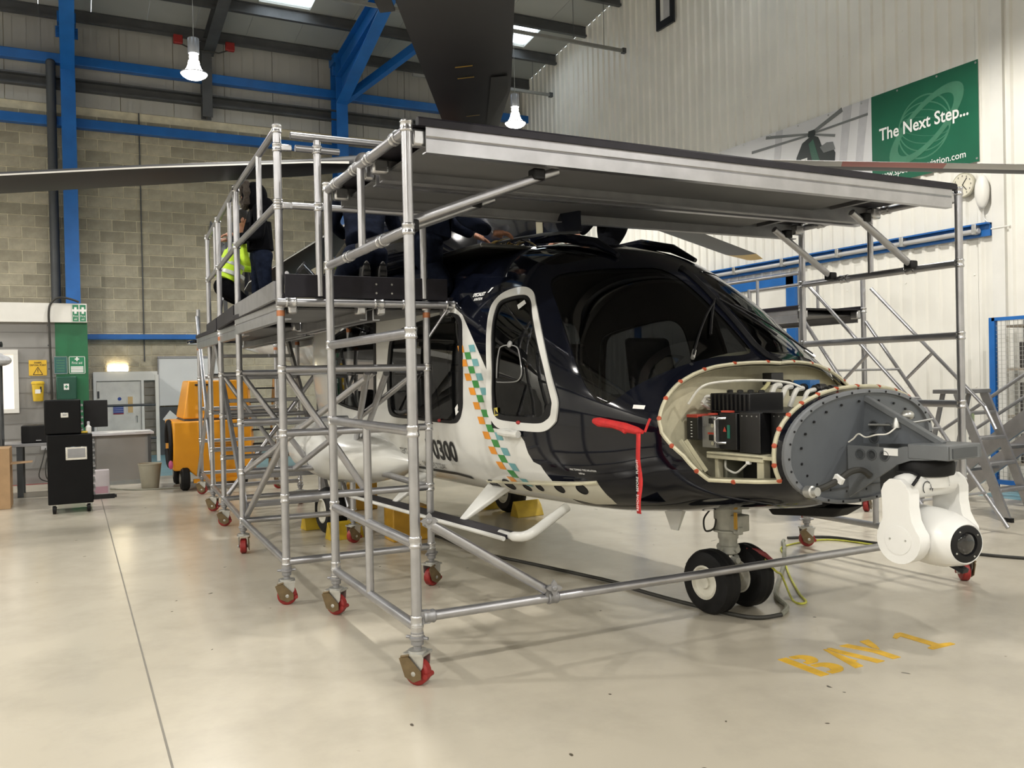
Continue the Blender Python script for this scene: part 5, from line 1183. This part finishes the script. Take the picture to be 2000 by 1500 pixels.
dk = thing('desk', 'grey panelled desk with papers behind the black tool chest', 'desk', (.7,14.0,0)); MB().mm((.22,13.65,.72),(1.06,14.35,.755)).build('desk_top', PALE, dk, bev=.005); MB().mm((.26,13.72,.06),(.98,13.745,.72)).build('front_panel', GREYW, dk); MB().mm((.98,13.68,0),(1.02,14.32,.72)).mm((.24,13.68,0),(.28,14.32,.72)).build('side_panel', DGREY, dk, smooth=False)
for i,(x,y,a) in enumerate(((.55,13.85,.2),(.75,13.9,-.3),(.9,13.8,.1))): tag(MB().box((x,y,.7575+.002*i),(.21,.297,.003),Matrix.Rotation(a,3,'Z')).build('paper_sheet', PAPER, smooth=False), 'loose white paper sheet lying on the grey desk', 'paper', 'papers on the grey desk')
wbk = thing('waste_bin', 'beige tapered waste bin on the floor before the grey desk', 'bin', (.95,13.05,0)); MB().lathe((.95,13.05,0),(0,0,1),[(.11,0),(.112,.004),(.15,.325),(.156,.33),(.156,.345),(.148,.345),(.108,.02)],24).build('bin_body', mat('bin_beige',(.33,.31,.24),.5), wbk)
pbx = thing('paper_box', 'white and pink flat box leaning by the desk front', 'box', (.36,12.6,0)); MB().mm((.22,12.55,0),(.42,12.72,.33)).build('box_body', mat('box_lilac',(.50,.46,.48),.6), pbx, bev=.004); MB().mm((.225,12.547,.03),(.40,12.55,.12)).build('box_print', mat('box_pink',(.42,.25,.30),.6), pbx)
cbx = thing('cardboard_box', 'tall open cardboard box on the floor beside the dark rack', 'box', (-.85,12.1,0)); MB().mm((-1.25,11.85,0),(-.67,12.35,.72)).build('carton', CARD, cbx, bev=.004); MB().hexa([(-.67,11.9,.52),(-.44,11.95,.53),(-.44,12.2,.53),(-.67,12.3,.52),(-.67,11.9,.526),(-.44,11.95,.536),(-.44,12.2,.536),(-.67,12.3,.526)]).build('flap', CARD, cbx)
rk = thing('dark_rack', 'dark steel rack with shelves next to the office window', 'rack', (-1.2,12.7,0))
for x in (-1.7,-.82):
    for y in (12.45,12.85): MB().mm((x-.04,y-.03,0),(x+.04,y+.03,1.72)).build('upright', DGREY, rk)
for z in (.75,1.2,1.66): MB().mm((-1.7,12.42,z),(-.80,12.88,z+.035)).build('shelf', DGREY, rk)
bg_ = tag(MB().ball((-.95,12.65,1.805),(.22,.18,.108),16,10).ball((-.78,12.62,1.78),(.12,.12,.07),12,8).build('plastic_bag', mat('bag_white',(.55,.56,.58),.35,0,.2,12,bump=.8,bscale=14)), 'crumpled white plastic bag on top of the dark rack', 'bag')
tag(MB().tube((-1.1,12.6,1.95),(-.76,12.55,1.98),.035,12).build('black_tube', BLACKP), 'black tube lying over the white plastic bag', 'tube')

# ---- yellow ground power unit
gp = thing('ground_power_unit', 'bright yellow wheeled ground power unit behind the scaffold', 'generator', (1.7,12.9,0))
MB().ext([(1.20,12.40,.27),(1.38,12.40,.27),(1.55,12.40,.13),(2.22,12.40,.13),(2.22,12.40,.93),(1.20,12.40,.93)],(0,1.1,0)).build('lower_body', ORANGE, gp, bev=.02)
MB().hexa([(1.34,12.5,.96),(2.22,12.5,.96),(2.22,13.4,.96),(1.34,13.4,.96),(1.43,12.62,1.48),(2.22,12.62,1.48),(2.22,13.3,1.48),(1.43,13.3,1.48)]).build('hood', ORANGE, gp, bev=.02)
MB().mm((1.36,12.52,.925),(2.2,13.38,.965)).build('hood_gap', DGREY, gp); MB().path([(1.52,12.60,1.42),(1.54,12.57,1.42),(1.66,12.57,1.42),(1.68,12.60,1.42)],.014,8).build('hood_handle', BLACKP, gp)
for k_ in range(7): MB().mm((1.72,12.392,.50+.028*k_),(2.02,12.402,.512+.028*k_)).build('louvre', mat('louvre_dark',(.30,.12,.006),.5), gp)
for k_ in range(2): MB().mm((1.36,12.398,.93-.0),(1.37,12.402,.935)).build('seam', DGREY, gp) if 0 else None
for x,y in ((1.34,12.45),(1.34,13.35),(2.1,12.5),(2.1,13.35)): MB().lathe((x-.06,y,.16),(1,0,0),[(.06,0),(.14,.005),(.16,.03),(.16,.09),(.14,.115),(.06,.12)],22).build('tyre', RUBBER, gp); MB().lathe((x-.065,y,.16),(1,0,0),[(.07,0),(.07,.13)],14).build('hub', STEEL, gp)
MB().path([(1.18,12.75+.28*math.cos(a),.62+.30*math.sin(a)) for a in [2*PI*k_/20 for k_ in range(20)]],.035,8).build('hose_coil', RUBBER, gp)
MB().mm((1.44,12.33,.10),(2.1,12.40,.15)).build('step_bar', ORANGE, gp); tag(MB().ball((1.16,12.38,.36),(.03,.03,.06),10,8).build('pink_tag', mat('pink_plastic',(.55,.10,.25),.5), gp), 'pink tag')
# lettered grey board and wooden-stepped ladder further back
lb = thing('display_board', 'grey display board with white lettering and dark blue band behind the scaffold', 'board', (4.4,14.6,0))
MB().hexa([(3.95,14.6,.75),(5.15,14.6,.55),(5.15,14.64,.55),(3.95,14.64,.75),(3.95,14.6,1.72),(5.15,14.6,1.72),(5.15,14.64,1.72),(3.95,14.64,1.72)]).build('board_sheet', DGREY, lb, smooth=False); MB().mm((3.95,14.595,1.72),(5.15,14.64,2.0)).build('blue_band', mat('band_navy',(.01,.025,.06),.4), lb)
for x in (4.0,5.1): MB().mm((x-.03,14.62,0),(x+.03,14.66,.8)).build('board_leg', ALUD, lb)
for i,(z,sz) in enumerate(((1.50,.14),(1.30,.10),(1.16,.10))):
    for k_ in range(5): MB().mm((4.1+.2*k_,14.592,z),(4.1+.2*k_+.13,14.597,z+sz*.5)).build('printed_block', PALE, lb)
lw = thing('wooden_steps', 'orange wooden step ladder standing behind the yellow power unit', 'ladder', (3.0,14.6,0))
for x in (2.62,3.05):
    MB().beam((x,14.4,0),(x+.0,14.9,1.5),.035,.06).build('stile', mat('orange_wood',(.42,.20,.05),.5), lw); MB().beam((x,15.4,0),(x,14.9,1.5),.03,.04).build('rear_leg', MATS['orange_wood'], lw)
for k_ in range(6): MB().mm((2.62,14.38+.075*k_,.2+.225*k_),(3.05,14.50+.075*k_,.225+.225*k_)).build('tread', BLACKP, lw)

# ---- ladders and cage at the right
sl_ = thing('step_ladder', 'small aluminium platform step ladder beside the caged shelves', 'ladder', (7.95,5.5,0))
for x in (7.74,8.14):
    MB().beam((x,5.12,.02),(x,5.60,1.20),.03,.085).build('front_stile', ALU, sl_); MB().box((x,5.11,.02),(.035,.10,.04)).build('rubber_foot', RUBBER, sl_)
    MB().beam((x,6.05,.0),(x,5.76,1.20),.025,.04).build('rear_leg', ALUD, sl_)
for k_ in range(4): MB().box((7.94,5.24+.098*k_,.28+.24*k_),(.38,.13,.03)).build('tread', ALUD, sl_, bev=.004)
MB().mm((7.70,5.55,1.19),(8.18,5.85,1.23)).build('top_platform', ALUD, sl_, bev=.005); MB().mm((7.73,5.92,.50),(8.15,5.95,.54)).build('rear_bar', ALUD, sl_)
MB().mm((7.755,5.44,.83),(7.757,5.50,1.0)).build('green_sticker', MATS['sticker_green'], sl_)
st2 = thing('access_steps', 'wide aluminium access steps with a curved white and red handrail', 'steps', (8.9,5.2,0))
for x in (8.55,9.15):
    MB().beam((x,6.55,.08),(x,4.4,1.70),.035,.16).build('stringer', ALU, st2); MB().tube((x,6.4,.75),(x,5.05,1.62),.018,10).build('handrail', ALUD, st2)
    MB().path(catmull([(x,5.05,1.62),(x,4.95,1.67),(x,4.86,1.62),(x,4.82,1.5)],4),.02,8).build('handrail_bend', WHITE, st2); MB().tube((x,5.10,1.59),(x,5.02,1.64),.021,8).build('red_grip', RED, st2)
    MB().beam((x,4.5,0),(x,5.0,1.25),.04,.06).build('rear_leg', ALUD, st2)
for k_ in range(6): MB().box((8.85,6.2-.33*k_,.34+.25*k_),(.58,.16,.03)).build('tread', ALUD, st2)
cg = thing('wire_cage', 'wire mesh cage with blue posts guarding shelves by the wall', 'cage', (9.75,5.2,0)); CW = mat('cage_wire',(.45,.45,.42),.45,.3)
for y in (6.5,4.9,3.3): MB().mm((9.60,y-.035,0),(9.66,y+.035,2.02)).build('cage_post', BLUE, cg)
MB().mm((9.60,3.3,.08),(9.66,6.5,.13)).build('bottom_bar', BLUE, cg); MB().mm((9.60,3.3,1.98),(9.66,6.5,2.02)).build('top_bar', BLUE, cg)
q = MB()
for k_ in range(64): q.mm((9.628,3.3+.05*k_,.12),(9.632,3.304+.05*k_,2.0))
for k_ in range(38): q.mm((9.626,3.3,.12+.05*k_),(9.63,6.5,.124+.05*k_))
o = q.build('wire_mesh', CW, cg, smooth=False); o['kind'] = 'stuff'
shf = thing('caged_shelves', 'shelves of dark boxes behind the wire mesh', 'shelves', (9.9,5,0))
for z in (.3,.85,1.4,1.9): MB().mm((9.72,3.4,z),(10.04,6.4,z+.03)).build('shelf', mat('shelf_tan',(.36,.31,.24),.6), shf)
MB().mm((10.04,3.4,.1),(10.06,6.4,2.0)).build('shelf_back', DGREY, shf)
for i,z in enumerate((.331,.881,1.431)):
    for k_ in range(5): tag(MB().mm((9.75,3.5+.58*k_,z),(9.98,3.95+.58*k_,z+.30+.04*((i+k_) % 3))).build('storage_box', mat('box_dark',(.05,.045,.04),.6,0,.1,6,rand=.3), bev=.01), 'dark storage box on the caged shelves', 'box', 'boxes on the caged shelves')

# ---- chocks and cables
CHK = mat('chock_yellow',(.50,.34,.02),.5,0,.15,10)
for t,v,lb in ((-3.80,1.0,'yellow wheel chock in front of the wheel next to the scaffold'),(-4.46,1.0,'yellow wheel chock behind the wheel next to the scaffold'),(-3.80,-1.0,'yellow wheel chock in front of the wheel on the far side'),(-4.46,-1.0,'yellow wheel chock behind the wheel on the far side')):
    s_ = 1 if t > -4.1 else -1; P = [hw(t-s_*.07,v-.16,0),hw(t+s_*.09,v-.16,0),hw(t+s_*.04,v-.16,.11),hw(t-s_*.01,v-.16,.16)]
    tag(MB().ext(P, HS*.32).build('wheel_chock', CHK, bev=.006), lb, 'chock')
for t,v,lb in ((-3.4,.55,'orange yellow case on the floor under the helicopter belly nearer the scaffold'),(-5.4,.2,'orange yellow case on the floor under the helicopter tail')):
    tag(MB().box(hw(t,v,.15),(.36,.26,.30)).build('floor_case', mat('case_orange',(.48,.26,.02),.5), bev=.01), lb, 'case')
def cable(nm, lb, pts, r, M): return tag(MB().path(catmull(pts,6),r,8).build(nm, M), lb, 'cable')
cable('floor_cable','thick black cable running across the floor to the nose wheels',[(2.70,8.0,.014),(2.92,7.34,.014),(2.94,6.51,.014),(3.11,5.84,.014),(3.31,5.05,.014),(3.32,4.79,.014),(3.38,4.36,.014),(3.50,3.90,.014),(3.70,3.84,.014)],.013,CORD)
cable('floor_hose','pale grey hose curving round the nose wheels to the scaffold caster',[(3.70,3.84,.016),(3.85,3.95,.016),(4.02,4.22,.016),(4.63,4.78,.016),(5.15,5.30,.016),(5.28,5.45,.016),(5.34,5.50,.016)],.015,CORDG)
cable('floor_cable','black cable trailing from the caster past the steps',[(5.46,5.58,.013),(5.78,5.41,.013),(5.9,4.99,.013),(6.11,4.49,.013),(6.32,4.06,.013),(6.9,3.4,.013)],.012,CORD)
cable('earthing_lead','thin yellow green earthing lead looping off the nose gear',[hw(.08,-.16,.33),hw(.16,-.20,.24),(4.15,4.30,.10),(4.03,4.09,.008),(3.99,3.98,.008),(4.06,4.0,.008),(4.18,4.18,.008),(4.54,4.64,.008),(4.95,5.10,.008),(5.2,5.35,.008),(5.7,5.36,.008),(5.85,4.95,.008)],.007,CORDY)
tag(MB().path([hw(.02,-.10,.36),hw(.06,-.14,.35),hw(.10,-.17,.33),hw(.14,-.20,.30)],[.012,.02,.02,.008],8).path([hw(.04,-.10,.345),hw(.09,-.16,.31),hw(.14,-.18,.27)],[.01,.018,.008],8).build('earthing_clamp', mat('clamp_red',(.22,.03,.03),.5)), 'red earthing clamp gripping the nose gear', 'clamp')
tag(MB().path(catmull([(.45,13.2,.01),(.7,12.9,.01),(.9,12.8,.01),(1.3,12.75,.01)],5),.01,6).build('floor_lead', CORDG), 'grey lead on the floor beside the beige bin', 'cable')
# ================================================================== PEOPLE
def skinned(name, J, E_, root, M, par, sub=2):
    names = list(J); ix = {k_:i for i,k_ in enumerate(names)}; o0 = ORIG.get(par.name, Vector()) if par else Vector()
    me = bpy.data.meshes.new(name); me.from_pydata([tuple(Vector(J[k_][0])-o0) for k_ in names],[(ix[a],ix[b]) for a,b in E_],[]); me.materials.append(M)
    ob = bpy.data.objects.new(name, me); COL.objects.link(ob)
    if par: ob.parent = par; ORIG[ob.name] = o0
    md = ob.modifiers.new('skin','SKIN'); md.use_smooth_shade = True
    for i,k_ in enumerate(names):
        r = J[k_][1]; r = r if isinstance(r,tuple) else (r,r); me.skin_vertices[0].data[i].radius = r; me.skin_vertices[0].data[i].use_root = (k_ == root)
    s_ = ob.modifiers.new('subdivision','SUBSURF'); s_.levels = sub; s_.render_levels = sub
    return ob
def lerp(a, b, u): return Vector(a)*(1-u)+Vector(b)*u
def trousers(par, M, pelvis, kneeL, footL, kneeR, footR, side):
    side = Vector(side).normalized()*.095
    J = {'w':(Vector(pelvis)+Vector((0,0,.10)),.145),'p':(pelvis,.155)}
    for n_,k_,f,s_ in (('L',kneeL,footL,1),('R',kneeR,footR,-1)):
        h_ = Vector(pelvis)+side*s_+Vector((0,0,-.06)); J['h'+n_] = (h_,.105); J['t'+n_] = (lerp(h_,k_,.5),.09); J['k'+n_] = (k_,.07); J['c'+n_] = (lerp(k_,f,.4),.065); J['f'+n_] = (f,.052)
    return skinned('trousers', J, [('w','p')]+[e for n_ in 'LR' for e in (('p','h'+n_),('h'+n_,'t'+n_),('t'+n_,'k'+n_),('k'+n_,'c'+n_),('c'+n_,'f'+n_))], 'p', M, par)
def jacket(par, M, pelvis, chest, neck, arms, side):
    side = Vector(side).normalized()*.17
    J = {'p':(Vector(pelvis)+(Vector(chest)-Vector(pelvis))*.10,.165),'b':(lerp(pelvis,chest,.5),.16),'c':(chest,.17),'n':(neck,.075)}
    E_ = [('p','b'),('b','c'),('c','n')]
    for n_,(el,wr_),s_ in zip('LR',arms,(1,-1)):
        sh_ = Vector(chest)+side*s_+(Vector(neck)-Vector(chest))*.35
        J['s'+n_] = (sh_,.085); J['e'+n_] = (el,.062); J['w'+n_] = (wr_,.045); J['m'+n_] = (lerp(sh_,el,.5),.07)
        E_ += [('c','s'+n_),('s'+n_,'m'+n_),('m'+n_,'e'+n_),('e'+n_,'w'+n_)]
    return skinned('jacket', J, E_, 'b', M, par)
def shoe(par, heel, toe, M=BLACKP, sole=None):
    h_ = Vector(heel); t_ = Vector(toe); d = t_-h_
    o = skinned('shoe', {'a':(h_,.042),'b':(lerp(h_,t_,.4),.046),'c':(lerp(h_,t_,.8),.048),'d':(t_,.03)}, [('a','b'),('b','c'),('c','d')], 'b', M, par)
    return o
def head(par, c, face, hair=True, r=.105):
    c = Vector(c); f = Vector(face).normalized(); sd = f.cross(Vector((0,0,1))).normalized()
    R = Matrix((sd,f,sd.cross(f))).transposed()
    q = MB(); q.ball(c,(.076,.096,.115),20,14,0,R); q.ball(c-Vector((0,0,.06))+f*.03,(.055,.062,.06),14,10,0,R)
    q.ball(c+f*.098-Vector((0,0,.012)),(.014,.022,.024),10,8,0,R); q.ball(c+f*.085-Vector((0,0,.058)),(.026,.014,.009),10,6,0,R)
    for s_ in (-1,1): q.ball(c+sd*.078*s_-Vector((0,0,.01)),(.012,.02,.032),10,8,0,R)
    q.tube(c-Vector((0,0,.06))-f*.02, c-Vector((0,0,.19))-f*.04, .052, 12)
    o = q.build('head', SKIN, par)
    for s_ in (-1,1): MB().ball(c+f*.083+sd*.032*s_+Vector((0,0,.012)),(.013,.008,.008),8,6,0,R).build('eye', BLACKP, o)
    if hair: MB().ball(c+Vector((0,0,.022))-f*.018,(.088,.102,.112),18,12,0,R).build('hair', HAIR, o)
    return o
def hand(par, wrist, d, n_, spread, curl=.5, thumb=1, nm='hand'):
    """palm with four unequal fingers and a thumb; d = direction, n_ = palm normal (fingers curl towards it)"""
    w_ = Vector(wrist); d = Vector(d).normalized(); n_ = Vector(n_).normalized(); s_ = d.cross(n_).normalized()*spread
    J = {'w':(w_,.026),'p':(w_+d*.05,(.034,.022)),'q':(w_+d*.08,(.036,.018))}; E_ = [('w','p'),('p','q')]
    o = skinned(nm, J, E_, 'p', SKIN, par)
    for i,l_ in enumerate((.072,.082,.076,.058)):
        b = w_+d*.082+s_*(.030-.020*i); a = curl; p1 = b+(d*math.cos(a*.5)+n_*math.sin(a*.5))*l_*.45; p2 = p1+(d*math.cos(a*1.3)+n_*math.sin(a*1.3))*l_*.32; p3 = p2+(d*math.cos(a*1.9)+n_*math.sin(a*1.9))*l_*.25
        skinned('finger', {'z':(b-d*.02,.010),'a':(b,.010),'b':(p1,.009),'c':(p2,.0085),'d':(p3,.007)}, [('z','a'),('a','b'),('b','c'),('c','d')], 'a', SKIN, o)
    b = w_+d*.025+s_*.028; skinned('thumb', {'z':(b-s_*.012,.012),'a':(b+s_*.012,.012),'b':(b+s_*.030+d*.030+n_*.012,.011),'c':(b+s_*.034+d*.058+n_*.02,.009)}, [('z','a'),('a','b'),('b','c')], 'a', SKIN, o)
    return o
DZ = 1.988
# A - standing in a hooded jacket
def person(lb, loc): return thing('person', lb, 'person', loc)
A_ = person('person in a black fur-hooded jacket and dark jeans standing on the scaffold', (1.98,10.2,DZ)); bx_,by_ = 1.98,10.2
trousers(A_, CLOTHD, (bx_,by_,DZ+.90), (bx_-.03,by_+.12,DZ+.48), (bx_,by_+.13,DZ+.09), (bx_+.02,by_-.11,DZ+.48), (bx_+.05,by_-.10,DZ+.09), (0,1,0))
jacket(A_, CLOTHB, (bx_,by_,DZ+.92), (bx_-.03,by_,DZ+1.32), (bx_-.06,by_,DZ+1.50), (((bx_-.12,by_+.26,DZ+1.12),(bx_-.34,by_+.20,DZ+1.10)),((bx_-.06,by_-.25,DZ+1.08),(bx_-.30,by_-.22,DZ+1.08))), (0,1,0))
head(A_, (bx_-.09,by_,DZ+1.60), (-1,0,-.25), False)
MB().ball((bx_-.06,by_,DZ+1.585),(.145,.135,.165),20,14).ball((bx_+.03,by_,DZ+1.47),(.13,.15,.12),16,10).build('hood', CLOTHB, A_)
MB().path([(bx_-.165,by_+.105*math.cos(a),DZ+1.60+.135*math.sin(a)) for a in [2*PI*i/22 for i in range(23)]],[.032+.008*((i*7) % 3) for i in range(23)],8).build('fur_trim', mat('brown_fur',(.03,.022,.016),.9,0,.5,60,bump=1,bscale=90), A_)
for s_ in (1,-1): hand(A_, (bx_-.34,by_+.20 if s_ > 0 else by_-.22,DZ+1.10), (-1,0,-.1), (0,0,-1), 1)
for yy_ in (.13,-.10): shoe(A_, (bx_+.07,by_+yy_,DZ+.045), (bx_-.14,by_+yy_,DZ+.045))
# B - stooping in a hi-vis vest
B_ = person('person in a yellow hi-vis vest stooping behind the scaffold posts', (1.74,10.95,DZ)); bx_,by_ = 1.76,10.72
trousers(B_, CLOTHB, (bx_-.12,by_,DZ+.62), (bx_+.12,by_+.12,DZ+.40), (bx_-.02,by_+.12,DZ+.09), (bx_+.12,by_-.12,DZ+.40), (bx_-.02,by_-.12,DZ+.09), (0,1,0))
jacket(B_, HIVIS, (bx_-.12,by_,DZ+.64), (bx_+.05,by_,DZ+1.02), (bx_+.10,by_,DZ+1.22), (((bx_+.10,by_+.26,DZ+.86),(bx_+.30,by_+.2,DZ+.84)),((bx_+.10,by_-.25,DZ+.86),(bx_+.26,by_-.2,DZ+.86))), (0,1,0))
for z in (.72,.84): MB().lathe((bx_-.06,by_,DZ+z),(.35,0,1),[(.172,0),(.178,.004),(.178,.046),(.172,.05)],20).build('reflective_band', REFL, B_)
head(B_, (bx_+.12,by_,DZ+1.40), (1,-.3,-.2)); hand(B_, (bx_+.30,by_+.2,DZ+.84), (1,0,-.2), (0,0,-1), 1); hand(B_, (bx_+.26,by_-.2,DZ+.86), (1,0,-.2), (0,0,-1), -1)
for yy_ in (.12,-.12): shoe(B_, (bx_-.05,by_+yy_,DZ+.045), (bx_+.16,by_+yy_,DZ+.045))
# C - kneeling with the soles of the shoes turned to the gantry
C_ = person('person in navy overalls kneeling on the deck with shoe soles showing', (2.10,6.6,DZ)); bx_,by_ = 2.06,6.62; DZ += .10
trousers(C_, CLOTHN, (bx_,by_-.08,DZ+.34), (bx_-.10,by_+.36,DZ+.09), (bx_-.03,by_-.10,DZ+.09), (bx_+.16,by_+.36,DZ+.09), (bx_+.10,by_-.10,DZ+.09), (-1,.2,0))
jacket(C_, CLOTHN, (bx_,by_-.06,DZ+.36), (bx_+.10,by_+.22,DZ+.80), (bx_+.14,by_+.34,DZ+.98), (((bx_-.12,by_+.42,DZ+.66),(bx_+.05,by_+.62,DZ+.58)),((bx_+.40,by_+.34,DZ+.62),(bx_+.52,by_+.48,DZ+.60))), (-1,.2,0))
head(C_, (bx_+.17,by_+.42,DZ+1.12), (.4,.8,-.4)); hand(C_, (bx_+.05,by_+.62,DZ+.58), (.7,.7,-.2), (0,0,-1), -1); hand(C_, (bx_+.52,by_+.48,DZ+.60), (.7,.6,-.2), (0,0,-1), 1)
SOLE = mat('rubber_sole',(.05,.048,.045),.8,0,.3,40,bump=.5)
for xx_ in (-.03,.10):
    o = shoe(C_, (bx_+xx_,by_-.16,DZ+.24), (bx_+xx_+.01,by_-.13,DZ+.05))
    MB().ext([(bx_+xx_+(.036 if u > 0 else .033)*math.cos(a)*(1-.25*abs(math.sin(a))**6), by_-.222+.02*(1-u)/2, DZ+.145+.125*u) for a in [2*PI*i/20 for i in range(20)] for u in (math.sin(a),)],(0,.022,0)).build('sole', SOLE, C_, bev=.006)
    for z in range(5): MB().box((bx_+xx_,by_-.218,DZ+.06+.045*z),(.05,.012,.014)).build('sole_tread', RUBBER, C_)
DZ -= .10
# D - kneeling at the deck edge, reaching to the cowling
D_ = person('person in navy overalls kneeling at the deck edge with a hand on the cowling', (2.34,5.95,DZ)); bx_,by_ = 2.33,5.95
trousers(D_, CLOTHN, (bx_,by_,DZ+.46), (bx_+.10,by_-.19,DZ+.09), (bx_-.26,by_-.10,DZ+.08), (bx_+.14,by_+.20,DZ+.09), (bx_-.24,by_+.22,DZ+.08), (0,1,0))
jacket(D_, CLOTHN, (bx_,by_,DZ+.46), (bx_+.09,by_-.02,DZ+.86), (bx_+.13,by_-.03,DZ+1.04), (((bx_+.28,by_+.22,DZ+.66),(bx_+.44,by_+.10,DZ+.55)),((bx_+.20,by_-.26,DZ+.60),(bx_+.375,by_-.345,DZ+.495))), (0,1,0))
head(D_, (bx_+.18,by_-.03,DZ+1.19), (1,-.3,-.5))
hand(D_, (bx_+.385,by_-.35,DZ+.49), (.95,-.22,.03), (.1,-.05,-1), 1, .55); hand(D_, (bx_+.44,by_+.10,DZ+.55), (.8,-.3,-.35), (.1,0,-1), -1, .5)
for yy_ in (-.10,.22): shoe(D_, (bx_-.30,by_+yy_,DZ+.12), (bx_-.34,by_+yy_+.02,DZ+.045))
# E - far side of the roof
ec = hw(-2.3,-1.0,0); ez = 2.36
E_p = person('person in black kneeling on the far side of the helicopter roof', (ec.x,ec.y,ez)); bx_,by_ = ec.x,ec.y
trousers(E_p, CLOTHB, (bx_,by_,ez+.44), (bx_-.12,by_-.16,ez+.08), (bx_+.22,by_-.12,ez+.09), (bx_-.10,by_+.20,ez+.08), (bx_+.24,by_+.2,ez+.09), (0,1,0))
jacket(E_p, CLOTHB, (bx_,by_,ez+.44), (bx_-.15,by_,ez+.80), (bx_-.22,by_,ez+.93), (((bx_-.30,by_+.24,ez+.52),(bx_-.46,by_+.12,ez+.28)),((bx_-.28,by_-.26,ez+.52),(bx_-.46,by_-.18,ez+.28))), (0,1,0))
head(E_p, (bx_-.29,by_,ez+1.02), (-.8,0,-.7)); hand(E_p, (bx_-.46,by_-.18,ez+.28), (-1,0,-.3), (0,0,-1), 1); hand(E_p, (bx_-.46,by_+.12,ez+.28), (-1,0,-.3), (0,0,-1), -1)
for yy_ in (-.12,.20): shoe(E_p, (bx_+.27,by_+yy_,ez+.12), (bx_+.32,by_+yy_,ez+.05))
# glossy black cover lying on the deck
tag(MB().sweep([[Vector((1.36+.05*i+.02*math.cos(a), 5.82+.05*math.cos(a)*(1+.4*i), 2.03+.17*max(.12,1-abs(i-1)*.28)*(1+math.sin(a))/2*1.3)) for a in [2*PI*k_/14 for k_ in range(14)]] for i in range(5)]).build('black_bag', mat('glossy_black_film',(.006,.006,.007),.12,0,.2,10,coat=1,bump=.8,bscale=20)), 'glossy black wrapped bundle lying on the deck behind the toe board', 'bundle')
